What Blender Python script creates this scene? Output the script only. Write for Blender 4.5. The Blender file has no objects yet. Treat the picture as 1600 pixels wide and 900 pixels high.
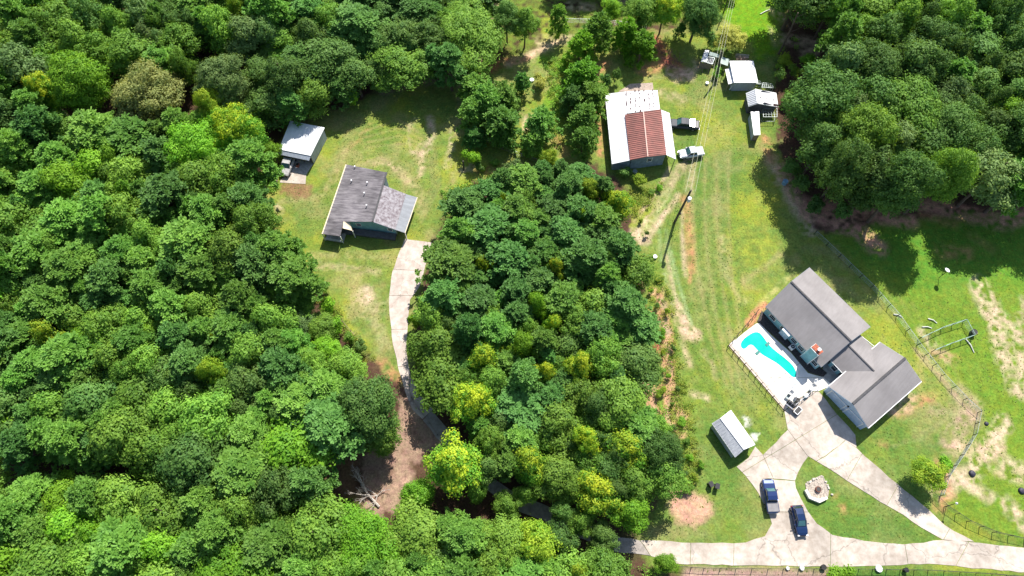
import bpy, bmesh, math, random
import numpy as np
from mathutils import Vector, Matrix
random.seed(7); RNG = np.random.default_rng(7)
sc = bpy.context.scene
COL = sc.collection
# ------------------------------------------------------------------ camera, sky, sun, exposure
CAM_H = 112.0; PITCH = math.radians(65.9); FPX = 1067.0
cam = bpy.data.cameras.new('camera'); cam.sensor_width = 36.0; cam.lens = 36.0*FPX/1600.0
cam.clip_start = 1.0; cam.clip_end = 6000.0
camo = bpy.data.objects.new('camera', cam); COL.objects.link(camo)
camo.location = (0, 0, CAM_H); camo.rotation_euler = (math.pi/2-PITCH, 0, math.radians(-0.2)*0)
sc.camera = camo
SUN_EL = math.radians(49.6); SUN_AZ = math.radians(22.0)          # azimuth from +Y towards +X
SUN = Vector((math.sin(SUN_AZ)*math.cos(SUN_EL), math.cos(SUN_AZ)*math.cos(SUN_EL), math.sin(SUN_EL)))
w = bpy.data.worlds.new('World'); sc.world = w; w.use_nodes = True
nt = w.node_tree; bg = nt.nodes['Background']
sky = nt.nodes.new('ShaderNodeTexSky'); sky.sky_type = 'NISHITA'; sky.sun_disc = False
sky.sun_elevation = SUN_EL; sky.sun_rotation = SUN_AZ
nt.links.new(sky.outputs[0], bg.inputs[0]); bg.inputs[1].default_value = 0.108
sl = bpy.data.lights.new('sun', 'SUN'); sl.energy = 5.0; sl.angle = math.radians(0.5); sl.color = (1.0, 0.95, 0.87)
so = bpy.data.objects.new('sun', sl); COL.objects.link(so)
so.rotation_mode = 'QUATERNION'; so.rotation_quaternion = SUN.to_track_quat('Z', 'Y'); so.location = (0, 0, 200)
sc.view_settings.view_transform = 'Standard'; sc.view_settings.look = 'None'
sc.view_settings.exposure = 0.68; sc.view_settings.gamma = 1.0
sc.cycles.max_bounces = 6; sc.cycles.transparent_max_bounces = 6

# ------------------------------------------------------------------ geometry of the place
CP, SP = math.cos(PITCH), math.sin(PITCH)
def P(px, py, h=0.0):
    """place a point of the plan at height h: survey made from the air"""
    u = (px-800.0); v = (450.0-py)
    d = (u, FPX*CP+v*SP, -FPX*SP+v*CP)
    t = (h-CAM_H)/d[2]
    return Vector((d[0]*t, d[1]*t, h))
def PA(arr):
    return [P(x, y) for x, y in arr]
def S(r, g, b, k=1.0):
    f = lambda c: ((c/255.0)/12.92 if c/255.0 <= 0.04045 else ((c/255.0+0.055)/1.055)**2.4)*k
    return (f(r), f(g), f(b), 1.0)

# ------------------------------------------------------------------ materials
MATS = {}
def nodes(name):
    m = bpy.data.materials.new(name); m.use_nodes = True; MATS[name] = m
    t = m.node_tree; return m, t, t.nodes['Principled BSDF']
def surf(name, col, rough=0.7, cracks=0, metal=0.0, var=0.18, scale=1.5, col2=None, bump=0.0, bscale=20.0, spec=0.5, aniso=None, coat=0.0, detail=6.0, var2=0.0, scale2=0.25):
    m, t, b = nodes(name)
    N = t.nodes; L = t.links
    tc = N.new('ShaderNodeTexCoord')
    mp = N.new('ShaderNodeMapping'); L.new(tc.outputs['Object'], mp.inputs[0])
    if aniso:
        mp.vector_type = 'TEXTURE'; mp.inputs['Scale'].default_value = aniso[0]; mp.inputs['Rotation'].default_value[2] = aniso[1]
    nz = N.new('ShaderNodeTexNoise'); nz.inputs['Scale'].default_value = scale; nz.inputs['Detail'].default_value = detail
    nz.inputs['Roughness'].default_value = 0.65
    L.new(mp.outputs[0], nz.inputs['Vector'])
    rp = N.new('ShaderNodeValToRGB')
    c = col[:3]; c2 = (col2 or tuple(x*(1-var*1.6) for x in c))[:3]
    c1 = tuple(min(1, x*(1+var)) for x in c) if not col2 else c
    rp.color_ramp.elements[0].position = 0.36; rp.color_ramp.elements[1].position = 0.66
    rp.color_ramp.elements[0].color = (*c2, 1); rp.color_ramp.elements[1].color = (*c1, 1)
    L.new(nz.outputs['Fac'], rp.inputs[0])
    out = rp.outputs[0]
    if var2:
        n3 = N.new('ShaderNodeTexNoise'); n3.inputs['Scale'].default_value = scale2; n3.inputs['Detail'].default_value = 4
        L.new(tc.outputs['Object'], n3.inputs['Vector'])
        mr = N.new('ShaderNodeMapRange'); mr.inputs[1].default_value = 0.3; mr.inputs[2].default_value = 0.7
        mr.inputs[3].default_value = 1-var2; mr.inputs[4].default_value = 1+var2*0.6
        L.new(n3.outputs['Fac'], mr.inputs[0])
        vm = N.new('ShaderNodeVectorMath'); vm.operation = 'SCALE'; L.new(out, vm.inputs[0]); L.new(mr.outputs[0], vm.inputs['Scale'])
        out = vm.outputs[0]
    if cracks:
        nv_ = N.new('ShaderNodeTexNoise'); nv_.inputs['Scale'].default_value = 0.8; nv_.inputs['Detail'].default_value = 5; L.new(tc.outputs['Object'], nv_.inputs['Vector'])
        ma = N.new('ShaderNodeVectorMath'); ma.operation = 'MULTIPLY_ADD'; L.new(nv_.outputs['Color'], ma.inputs[0]); ma.inputs[1].default_value = (2.2, 2.2, 0); L.new(tc.outputs['Object'], ma.inputs[2])
        vo = N.new('ShaderNodeTexVoronoi'); vo.feature = 'DISTANCE_TO_EDGE'; vo.inputs['Scale'].default_value = cracks; L.new(ma.outputs[0], vo.inputs['Vector'])
        cm_ = N.new('ShaderNodeMapRange'); cm_.inputs[1].default_value = 0.001; cm_.inputs[2].default_value = 0.009; cm_.inputs[3].default_value = 0.6; cm_.inputs[4].default_value = 1.0; L.new(vo.outputs['Distance'], cm_.inputs[0])
        vs_ = N.new('ShaderNodeVectorMath'); vs_.operation = 'SCALE'; L.new(out, vs_.inputs[0]); L.new(cm_.outputs[0], vs_.inputs['Scale']); out = vs_.outputs[0]
    L.new(out, b.inputs['Base Color'])
    b.inputs['Roughness'].default_value = rough; b.inputs['Metallic'].default_value = metal
    b.inputs['Specular IOR Level'].default_value = spec
    if coat: b.inputs['Coat Weight'].default_value = coat; b.inputs['Coat Roughness'].default_value = 0.06
    if bump:
        n2 = N.new('ShaderNodeTexNoise'); n2.inputs['Scale'].default_value = bscale; n2.inputs['Detail'].default_value = 4
        L.new(tc.outputs['Object'], n2.inputs['Vector'])
        bp = N.new('ShaderNodeBump'); bp.inputs['Strength'].default_value = bump; bp.inputs['Distance'].default_value = 0.05
        L.new(n2.outputs['Fac'], bp.inputs['Height']); L.new(bp.outputs[0], b.inputs['Normal'])
    return m
def foliage(name, base, alt, tip=None, tipamt=0.0, trans=0.36):
    m, t, b = nodes(name); N = t.nodes; L = t.links
    N.remove(b); out = N['Material Output']
    a1 = N.new('ShaderNodeAttribute'); a1.attribute_name = 'leaf_tone'
    mx = N.new('ShaderNodeMix'); mx.data_type = 'RGBA'
    mx.inputs[6].default_value = (*base[:3], 1); mx.inputs[7].default_value = (*alt[:3], 1)
    L.new(a1.outputs['Fac'], mx.inputs[0])
    col = mx.outputs[2]
    if tip:
        a2 = N.new('ShaderNodeAttribute'); a2.attribute_name = 'leaf_tip'
        mr = N.new('ShaderNodeMapRange'); mr.inputs[1].default_value = 0.56; mr.inputs[2].default_value = 0.92
        mr.inputs[4].default_value = tipamt
        L.new(a2.outputs['Fac'], mr.inputs[0])
        m2 = N.new('ShaderNodeMix'); m2.data_type = 'RGBA'; L.new(mr.outputs[0], m2.inputs[0])
        L.new(col, m2.inputs[6]); m2.inputs[7].default_value = (*tip[:3], 1); col = m2.outputs[2]
    oi = N.new('ShaderNodeObjectInfo')
    hs = N.new('ShaderNodeHueSaturation'); L.new(col, hs.inputs['Color'])
    h = N.new('ShaderNodeMapRange'); h.inputs[3].default_value = 0.490; h.inputs[4].default_value = 0.508; L.new(oi.outputs['Random'], h.inputs[0]); L.new(h.outputs[0], hs.inputs['Hue'])
    mu = N.new('ShaderNodeMath'); mu.operation = 'MULTIPLY'; mu.inputs[1].default_value = 7.31; L.new(oi.outputs['Random'], mu.inputs[0])
    fr = N.new('ShaderNodeMath'); fr.operation = 'FRACT'; L.new(mu.outputs[0], fr.inputs[0])
    v = N.new('ShaderNodeMapRange'); v.inputs[3].default_value = 0.76; v.inputs[4].default_value = 1.28; L.new(fr.outputs[0], v.inputs[0]); L.new(v.outputs[0], hs.inputs['Value'])
    d = N.new('ShaderNodeBsdfDiffuse'); tr = N.new('ShaderNodeBsdfTranslucent'); ms = N.new('ShaderNodeMixShader'); ms.inputs[0].default_value = trans
    L.new(hs.outputs[0], d.inputs[0])
    wm = N.new('ShaderNodeMix'); wm.data_type = 'RGBA'; wm.blend_type = 'MULTIPLY'; wm.inputs[0].default_value = 1.0
    L.new(hs.outputs[0], wm.inputs[6]); wm.inputs[7].default_value = (1.25, 1.15, 0.5, 1); L.new(wm.outputs[2], tr.inputs[0])
    gl = N.new('ShaderNodeBsdfGlossy'); gl.inputs['Roughness'].default_value = 0.6; gl.inputs[0].default_value = (0.9, 1, 0.95, 1)
    L.new(d.outputs[0], ms.inputs[1]); L.new(tr.outputs[0], ms.inputs[2])
    m3 = N.new('ShaderNodeMixShader'); m3.inputs[0].default_value = 0.012
    L.new(ms.outputs[0], m3.inputs[1]); L.new(gl.outputs[0], m3.inputs[2]); L.new(m3.outputs[0], out.inputs[0])
    return m

F_PINE = foliage('pine_needles', (0.082, 0.218, 0.032), (0.225, 0.425, 0.066))
F_PINE2 = foliage('pine_needles_deep', (0.064, 0.182, 0.036), (0.165, 0.345, 0.074))
F_MID = foliage('leaves_mid_green', (0.086, 0.212, 0.026), (0.250, 0.430, 0.054))
F_DARK = foliage('leaves_dark_green', (0.056, 0.148, 0.028), (0.165, 0.290, 0.058))
F_BRIGHT = foliage('leaves_bright_green', (0.100, 0.270, 0.018), (0.250, 0.480, 0.030))
F_YEL = foliage('leaves_yellow_tipped', (0.080, 0.235, 0.020), (0.220, 0.440, 0.034), tip=(0.50, 0.54, 0.028), tipamt=0.85)
F_YG = foliage('leaves_yellow_green', (0.110, 0.265, 0.020), (0.310, 0.450, 0.034), tip=(0.48, 0.49, 0.030), tipamt=0.3)
F_OLIVE = foliage('leaves_olive', (0.130, 0.180, 0.050), (0.330, 0.350, 0.110))
F_GREY = foliage('leaves_grey_green', (0.086, 0.180, 0.050), (0.250, 0.380, 0.110))
F_PALE = foliage('leaves_pale', (0.280, 0.320, 0.050), (0.560, 0.560, 0.120))
BARK = surf('bark', (0.13, 0.09, 0.065, 1), rough=0.9, scale=4, bump=0.6)
DEADWOOD = surf('bleached_wood', (0.50, 0.45, 0.40, 1), rough=0.85, scale=3)

# ------------------------------------------------------------------ object helpers
def tag(o, label=None, cat=None, group=None, kind=None):
    if label: o['label'] = label
    if cat: o['category'] = cat
    if group: o['group'] = group
    if kind: o['kind'] = kind
    return o
def thing(name, label, cat, loc=(0, 0, 0), group=None, rot=0.0):
    o = bpy.data.objects.new(name, None); o.empty_display_size = 0.3; COL.objects.link(o)
    o.location = loc; o.rotation_euler = (0, 0, rot)
    return tag(o, label, cat, group)
class MB:
    def __init__(s): s.v = []; s.f = []; s.mi = []
    def poly(s, pts, mi=0):
        n = len(s.v); s.v += [tuple(p) for p in pts]; s.f.append(tuple(range(n, n+len(pts)))); s.mi.append(mi)
    def prism(s, top, bottom, mi=0):
        """closed solid between two rings of equal length"""
        n = len(s.v); k = len(top); s.v += [tuple(p) for p in top]+[tuple(p) for p in bottom]
        s.f.append(tuple(range(n, n+k))); s.f.append(tuple(range(n+2*k-1, n+k-1, -1))); s.mi += [mi, mi]
        for i in range(k):
            j = (i+1) % k; s.f.append((n+i, n+k+i, n+k+j, n+j)); s.mi.append(mi)
    def slab(s, pts, th, mi=0):
        s.prism(pts, [(p[0], p[1], p[2]-th) for p in pts], mi)
    def box(s, c, size, rot=0.0, mi=0):
        cx, cy, cz = c; a, b, h = size[0]/2, size[1]/2, size[2]/2; co, si = math.cos(rot), math.sin(rot)
        r = [(cx+x*co-y*si, cy+x*si+y*co) for x, y in ((-a, -b), (a, -b), (a, b), (-a, b))]
        s.prism([(x, y, cz+h) for x, y in r], [(x, y, cz-h) for x, y in r], mi)
    def bar(s, p, q, w, h=None, mi=0):
        """rectangular bar between two points"""
        h = h or w; p = Vector(p); q = Vector(q); d = (q-p).normalized()
        up = Vector((0, 0, 1)) if abs(d.z) < 0.95 else Vector((0, 1, 0))
        a = d.cross(up).normalized()*(w/2); b = a.cross(d).normalized()*(h/2)
        r = lambda o: [o+a+b, o-a+b, o-a-b, o+a-b]
        s.prism(r(q), r(p), mi)
    def tube(s, pts, rad, n=6, mi=0, cap=True):
        base = len(s.v); pts = [Vector(p) for p in pts]; K = len(pts)
        for i, p in enumerate(pts):
            d = (pts[min(i+1, K-1)]-pts[max(i-1, 0)]).normalized()
            up = Vector((0, 0, 1)) if abs(d.z) < 0.9 else Vector((1, 0, 0))
            a = d.cross(up).normalized(); b = d.cross(a).normalized()
            r = rad[i] if isinstance(rad, (list, tuple)) else rad
            for k in range(n):
                t = 2*math.pi*k/n; s.v.append(tuple(p+a*(math.cos(t)*r)+b*(math.sin(t)*r)))
        for i in range(K-1):
            for k in range(n):
                j = (k+1) % n; s.f.append((base+i*n+k, base+i*n+j, base+(i+1)*n+j, base+(i+1)*n+k)); s.mi.append(mi)
        if cap:
            s.f.append(tuple(base+k for k in range(n))[::-1]); s.f.append(tuple(base+(K-1)*n+k for k in range(n))); s.mi += [mi, mi]
    def disc(s, c, r, h, n=20, mi=0, taper=1.0):
        c = Vector(c)
        top = [(c.x+math.cos(2*math.pi*k/n)*r*taper, c.y+math.sin(2*math.pi*k/n)*r*taper, c.z+h) for k in range(n)]
        bot = [(c.x+math.cos(2*math.pi*k/n)*r, c.y+math.sin(2*math.pi*k/n)*r, c.z) for k in range(n)]
        s.prism(top, bot, mi)
    def build(s, name, mats, parent=None, smooth=False, bevel=0.0):
        me = bpy.data.meshes.new(name); me.from_pydata(s.v, [], s.f)
        mats = mats if isinstance(mats, (list, tuple)) else [mats]
        for m in mats: me.materials.append(m)
        me.polygons.foreach_set('material_index', s.mi)
        bm = bmesh.new(); bm.from_mesh(me); bmesh.ops.recalc_face_normals(bm, faces=bm.faces)
        if bevel: bmesh.ops.bevel(bm, geom=[e for e in bm.edges if e.calc_face_angle(0) > 0.5], offset=bevel, segments=2, affect='EDGES', clamp_overlap=True)
        bm.to_mesh(me); bm.free()
        if smooth: me.polygons.foreach_set('use_smooth', [True]*len(me.polygons))
        o = bpy.data.objects.new(name, me); COL.objects.link(o)
        if parent:
            o.parent = parent
        return o
def local(par, *pts):
    """world points into a thing's own frame (empties carry only location and z rotation)"""
    c, s_ = math.cos(-par.rotation_euler.z), math.sin(-par.rotation_euler.z); r = []
    for p in pts:
        d = Vector(p)-par.location; r.append(Vector((d.x*c-d.y*s_, d.x*s_+d.y*c, d.z)))
    return r
def copy_tree(o, parent=None):
    c = o.copy(); COL.objects.link(c); c.parent = parent
    for ch in list(o.children): copy_tree(ch, c)
    return c
def fastmesh(name, V, Q, mat, attrs=None):
    me = bpy.data.meshes.new(name); n = len(V); m = len(Q); k = Q.shape[1]
    me.vertices.add(n); me.vertices.foreach_set('co', np.ascontiguousarray(V, dtype=np.float32).ravel())
    me.loops.add(m*k); me.loops.foreach_set('vertex_index', np.ascontiguousarray(Q, dtype=np.int32).ravel())
    me.polygons.add(m); me.polygons.foreach_set('loop_start', np.arange(m, dtype=np.int32)*k)
    me.polygons.foreach_set('loop_total', np.full(m, k, dtype=np.int32))
    me.update(calc_edges=True)
    for an, av in (attrs or {}).items():
        if av.ndim == 1:
            a = me.attributes.new(an, 'FLOAT', 'POINT'); a.data.foreach_set('value', av.astype(np.float32))
        else:
            a = me.attributes.new(an, 'FLOAT_COLOR', 'POINT'); a.data.foreach_set('color', av.astype(np.float32).ravel())
    if mat: me.materials.append(mat)
    return me

# ------------------------------------------------------------------ ground
def vnoise(x, y, scale, seed):
    r = np.random.default_rng(seed); n = 512; g = r.random((n, n))
    xs = x/scale+1000.3; ys = y/scale+1000.7; xi = np.floor(xs).astype(int); yi = np.floor(ys).astype(int)
    fx = xs-xi; fy = ys-yi; fx = fx*fx*(3-2*fx); fy = fy*fy*(3-2*fy)
    a = g[xi % n, yi % n]; b = g[(xi+1) % n, yi % n]; c = g[xi % n, (yi+1) % n]; d = g[(xi+1) % n, (yi+1) % n]
    return (a*(1-fx)+b*fx)*(1-fy)+(c*(1-fx)+d*fx)*fy
def fbm(x, y, scale, seed, octs=4):
    t = 0; amp = 1; tot = 0
    for i in range(octs):
        t = t+amp*vnoise(x, y, scale/(2**i), seed+i); tot += amp; amp *= 0.6
    return t/tot
def sdist(x, y, pts, closed=True):
    """signed distance (negative inside) to a polygon, or distance to an open stroke"""
    d = np.full(x.shape, 1e9); inside = np.zeros(x.shape, bool); n = len(pts)
    for i in range(n if closed else n-1):
        ax, ay = pts[i][0], pts[i][1]; bx, by = pts[(i+1) % n][0], pts[(i+1) % n][1]
        ex, ey = bx-ax, by-ay; L2 = ex*ex+ey*ey+1e-9
        t = np.clip(((x-ax)*ex+(y-ay)*ey)/L2, 0, 1)
        d = np.minimum(d, np.hypot(x-ax-t*ex, y-ay-t*ey))
        if closed:
            cr = ((ay > y) != (by > y)) & (x < (bx-ax)*(y-ay)/((by-ay) if by != ay else 1e-9)+ax)
            inside ^= cr
    return np.where(inside, -d, d) if closed else d
fx = np.arange(-104, 104.01, 0.3); ex = np.concatenate([[-3000, -1500, -700, -350, -200, -150, -120], fx, [120, 150, 200, 350, 700, 1500, 3000]])
fy = np.arange(-16, 132.01, 0.3); ey = np.concatenate([[-3000, -1500, -700, -350, -150, -80, -40, -24], fy, [145, 170, 220, 350, 700, 1500, 3000]])
GX, GY = np.meshgrid(ex, ey); gx = GX.ravel(); gy = GY.ravel()
LITTER = np.array([0.085, 0.050, 0.032]); colr = np.tile(LITTER, (len(gx), 1))
nA = fbm(gx, gy, 6, 1); nB = fbm(gx, gy, 1.6, 11, 3); nC = fbm(gx, gy, 18, 21); nD = vnoise(gx, gy, 0.7, 31)
colr *= (0.6+0.8*nB)[:, None]
GRASSM = np.zeros(len(gx))
def paint(shape, color, strength=1.0, soft=0.5, width=None, rag=1.2, brk=0.0, world=False, grass=None):
    """blend a ground colour into a polygon (or a stroke of some width) with a ragged edge"""
    pts = shape if world else [(p.x, p.y) for p in PA(shape)]
    xs = [p[0] for p in pts]; ys = [p[1] for p in pts]; pad = soft+rag+2+(width or 0)
    m = (gx > min(xs)-pad) & (gx < max(xs)+pad) & (gy > min(ys)-pad) & (gy < max(ys)+pad)
    if not m.any(): return
    x, y = gx[m], gy[m]
    d = sdist(x, y, pts, width is None)
    if width is not None: d = d-width/2
    d = d+(nB[m]-0.5)*2*rag+(nD[m]-0.5)*rag*0.8
    a = np.clip(0.5-d/(2*soft), 0, 1)*strength
    if brk: a = a*np.clip((nB[m]*0.6+nD[m]*0.4-0.5)*6*brk+1-brk*0.6, 0, 1)
    a = a[:, None]; c = np.array(color[:3])[None, :]*(0.82+0.36*nD[m])[:, None]
    colr[m] = colr[m]*(1-a)+c*a
    if grass is not None: GRASSM[m] = GRASSM[m]*(1-a[:, 0])+grass*a[:, 0]
G_OLIVE = (0.165, 0.222, 0.044); G_YEL = (0.265, 0.300, 0.034); G_GREEN = (0.085, 0.175, 0.030); G_VIVID = (0.130, 0.222, 0.022)
G_DRY = (0.340, 0.285, 0.130); D_TAN = (0.560, 0.400, 0.270); D_ORANGE = (0.480, 0.240, 0.120); D_RED = (0.400, 0.140, 0.080)
D_PALE = (0.520, 0.400, 0.270); G_WEED = (0.150, 0.230, 0.035); D_PINK = (0.430, 0.290, 0.220)
lawn_left = [(398, 300), (425, 245), (450, 190), (540, 165), (600, 140), (690, 118), (740, 112), (790, 95), (900, 50), (905, 100), (880, 180), (860, 260), (760, 275), (700, 300), (690, 350), (674, 380), (650, 500), (645, 590), (630, 600), (600, 580), (560, 545), (520, 480), (480, 430), (455, 390), (420, 340)]
lawn_right = [(860, 65), (960, 40), (1110, 50), (1125, -80), (1235, -80), (1225, 50), (1205, 150), (1215, 230), (1262, 350), (1290, 370), (1400, 345), (1500, 335), (1720, 330), (1720, 1000), (1400, 905), (1010, 890), (1003, 850), (1005, 800), (1075, 760), (1080, 700), (1060, 600), (1015, 480), (990, 380), (985, 300), (930, 255), (860, 260)]
paint(lawn_left, G_OLIVE, 1, 0.8, grass=1); paint(lawn_right, G_OLIVE, 1, 0.8, grass=1)
paint([(755, -70), (1135, -70), (1125, 48), (960, 42), (900, 55), (800, 96), (768, 60)], (0.150, 0.225, 0.030), 0.85, 1.5, rag=3, brk=0.4, grass=0)
# broad tone patches of the lawns, by the grass itself
m = GRASSM > 0.3
for n_, seedc, amt in ((nC, G_GREEN, 0.65), (fbm(gx, gy, 9, 77), G_YEL, 0.7), (fbm(gx, gy, 5, 99), G_DRY, 0.42), (fbm(gx, gy, 3, 123), G_GREEN, 0.4)):
    a = (np.clip((n_-0.5)*5, 0, 1)*amt*m)[:, None]; colr[:] = colr*(1-a)+np.array(seedc)*a
paint([(1090, 560), (1150, 600), (1230, 680), (1190, 712), (1150, 730), (1205, 810), (1160, 850), (1000, 850), (1080, 700), (1070, 600)], G_GREEN, 0.6, 4, rag=2)
paint([(1240, 710), (1480, 845), (1300, 850), (1230, 790)], G_GREEN, 0.65, 2, rag=2); paint([(1340, 700), (1400, 640), (1440, 700), (1440, 780), (1400, 760)], G_GREEN, 0.5, 3, rag=2); paint([(1080, 260), (1130, 260), (1130, 420), (1100, 560), (1060, 560), (1075, 420)], G_GREEN, 0.35, 4, rag=2)
# yard east of the wire fence: lush, with pale bare streaks
paint([(1290, 368), (1400, 345), (1720, 330), (1720, 860), (1600, 852), (1480, 800), (1490, 740), (1540, 660), (1528, 630), (1440, 540), (1360, 450)], G_VIVID, 0.85, 0.6)
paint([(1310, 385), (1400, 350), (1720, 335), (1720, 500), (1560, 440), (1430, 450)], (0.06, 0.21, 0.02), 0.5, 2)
paint([(1125, -60), (1225, -60), (1215, 30), (1212, 80), (1185, 92), (1170, 60), (1130, 30)], (0.13, 0.28, 0.010), 0.9, 0.8)
for st, wd, c, s_ in [([(1530, 440), (1550, 470), (1560, 490), (1590, 520), (1600, 590)], 2.2, D_PALE, 0.9), ([(1530, 455), (1560, 520), (1570, 560), (1590, 610)], 3.4, D_PALE, 0.85), ([(1600, 470), (1590, 520)], 1.5, D_PALE, 0.8),
        ([(1500, 600), (1530, 630)], 1.2, D_TAN, 0.5), ([(1440, 520), (1460, 545), (1480, 560)], 2.0, D_PALE, 0.8), ([(1460, 555), (1490, 560)], 1.6, D_ORANGE, 0.6),
        ([(1470, 770), (1500, 745), (1520, 735), (1555, 690), (1570, 660)], 3.0, D_PALE, 0.95), ([(1490, 745), (1530, 768), (1545, 776)], 2.4, D_PALE, 0.95), ([(1500, 700), (1540, 705), (1560, 700)], 3.0, D_TAN, 0.8),
        ([(1575, 730), (1600, 740)], 3.5, D_PALE, 0.8), ([(1575, 790), (1610, 830)], 2.8, D_PALE, 0.9), ([(1560, 740), (1600, 745)], 1.6, D_TAN, 0.6), ([(1470, 730), (1480, 770), (1470, 790)], 2.5, D_ORANGE, 0.75),
        ([(1480, 695), (1520, 640), (1500, 620)], 3.2, D_PINK, 0.6), ([(1455, 640), (1520, 650)], 3.0, D_PINK, 0.35), ([(1400, 645), (1430, 630), (1455, 622)], 2.0, D_ORANGE, 0.75), ([(1395, 640), (1415, 630)], 2.2, D_TAN, 0.85), ([(1425, 618), (1420, 640)], 1.2, D_TAN, 0.7),
        ([(1380, 695), (1386, 697)], 1.2, D_ORANGE, 0.6), ([(1316, 793), (1320, 795)], 1.1, D_ORANGE, 0.9), ([(1297, 770), (1303, 772)], 0.9, D_ORANGE, 0.6)]:
    paint(st, c, s_, 0.5, wd, rag=1.3, brk=0.6)
# left lawn wear
for st, wd, c, s_ in [([(720, 130), (715, 150), (722, 175), (715, 200), (705, 230), (708, 280), (700, 310)], 1.6, G_DRY, 0.6), ([(755, 90), (738, 115), (720, 135)], 1.5, D_TAN, 0.6),
        ([(672, 185), (675, 210), (668, 230), (662, 240)], 1.6, D_PALE, 0.9), ([(640, 195), (637, 215), (642, 235), (655, 240), (668, 232)], 0.5, D_PALE, 0.8), ([(650, 185), (640, 195)], 0.4, D_PALE, 0.7), ([(645, 238), (655, 225), (668, 222)], 0.5, D_PALE, 0.7),
        ([(658, 245), (660, 262), (655, 272)], 1.3, D_TAN, 0.7), ([(704, 205), (704, 235), (695, 260)], 0.8, D_PALE, 0.6), ([(578, 195), (560, 220), (545, 232)], 1.0, D_ORANGE, 0.35), ([(540, 235), (520, 280), (500, 305), (470, 310), (440, 315)], 1.6, G_DRY, 0.6),
        ([(520, 255), (505, 290), (480, 307)], 0.5, G_GREEN, 0.7), ([(433, 322), (438, 330)], 1.2, D_PALE, 0.8), ([(560, 260), (600, 250), (630, 270), (655, 300), (660, 330)], 2.2, G_DRY, 0.6),
        ([(575, 252), (610, 258), (635, 285)], 0.5, D_TAN, 0.5), ([(590, 245), (625, 265), (645, 290)], 0.4, D_TAN, 0.5), ([(480, 400), (540, 398), (600, 400)], 1.8, G_DRY, 0.5), ([(500, 415), (560, 420), (590, 425)], 1.5, D_TAN, 0.4),
        ([(560, 430), (550, 460), (565, 490)], 2.5, G_DRY, 0.5), ([(573, 455), (575, 465)], 2.6, D_PALE, 0.95), ([(560, 465), (585, 480), (600, 470)], 2.5, D_PALE, 0.35), ([(575, 490), (590, 510), (600, 540)], 2.5, D_PALE, 0.25), ([(596, 565), (612, 583), (625, 590)], 2.0, D_ORANGE, 0.7),
        ([(535, 485), (545, 510), (575, 540)], 1.2, G_YEL, 0.9), ([(475, 400), (480, 420), (500, 450)], 1.5, G_YEL, 0.7), ([(470, 405), (480, 425)], 1.4, D_TAN, 0.45)]:
    paint(st, c, s_, 0.4, wd, rag=0.8, brk=0.5)
paint([(440, 300), (445, 285), (490, 285), (485, 305), (465, 310)], (0.26, 0.13, 0.08), 0.75, 0.6, rag=1); paint([(500, 215), (508, 218), (503, 232), (497, 236)], D_ORANGE, 0.9, 0.4)
# red clay bank and rough strips by the top wood and behind the workshop
for st, wd, c, s_ in [([(720, 108), (770, 105), (800, 95)], 2.2, D_RED, 0.7), ([(752, 110), (768, 108)], 2.4, D_RED, 0.95), ([(795, 100), (820, 90), (850, 75), (880, 60)], 1.8, D_TAN, 0.85), ([(805, 98), (825, 90)], 1.6, D_ORANGE, 0.9), ([(830, 85), (870, 68), (890, 60)], 2.6, D_TAN, 0.5), ([(845, 65), (855, 58)], 2.5, D_TAN, 0.7),
        ([(600, 140), (640, 128), (700, 120)], 3.0, D_PINK, 0.6), ([(770, 15), (775, 40)], 3.2, D_TAN, 0.5), ([(770, 0), (772, 20)], 2.4, D_TAN, 0.7), ([(855, 25), (852, 60)], 2.0, G_YEL, 0.8), ([(895, 8), (920, 10)], 3.0, D_TAN, 0.7), ([(960, 5), (980, 3)], 2.5, D_TAN, 0.8),
        ([(925, 130), (935, 110), (945, 100)], 2.6, D_ORANGE, 0.85), ([(932, 160), (936, 190), (938, 240)], 1.6, D_ORANGE, 0.85), ([(1005, 110), (1025, 105), (1040, 95)], 3.2, D_ORANGE, 0.95), ([(1022, 62), (1040, 90), (1062, 112)], 3.4, D_RED, 0.95), ([(1050, 112), (1075, 118)], 3.4, D_TAN, 0.9), ([(1055, 125), (1080, 112), (1090, 100)], 2.0, D_TAN, 0.8),
        ([(1000, 128), (1030, 118)], 1.5, G_DRY, 0.6), ([(1035, 145), (1065, 155)], 2.5, D_TAN, 0.45), ([(825, 185), (822, 200)], 2.0, D_TAN, 0.8), ([(868, 190), (872, 220), (880, 240)], 2.2, D_ORANGE, 0.6), ([(820, 160), (850, 170), (870, 180)], 2.5, G_VIVID, 0.6),
        ([(850, 95), (870, 105), (880, 130), (860, 160), (870, 200)], 3.2, (0.11, 0.28, 0.015), 0.8), ([(820, 105), (860, 98)], 2, G_VIVID, 0.6),
        ([(725, 268), (735, 262)], 2, D_PALE, 0.7), ([(765, 268), (772, 272)], 2.4, D_ORANGE, 0.7), ([(710, 300), (730, 290)], 2.5, G_YEL, 0.9), ([(743, 265), (745, 270)], 1, D_ORANGE, 0.8), ([(1035, 180), (1045, 240)], 1.5, G_DRY, 0.4)]:
    paint(st, c, s_, 0.5, wd, rag=1.1, brk=0.5)
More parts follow.
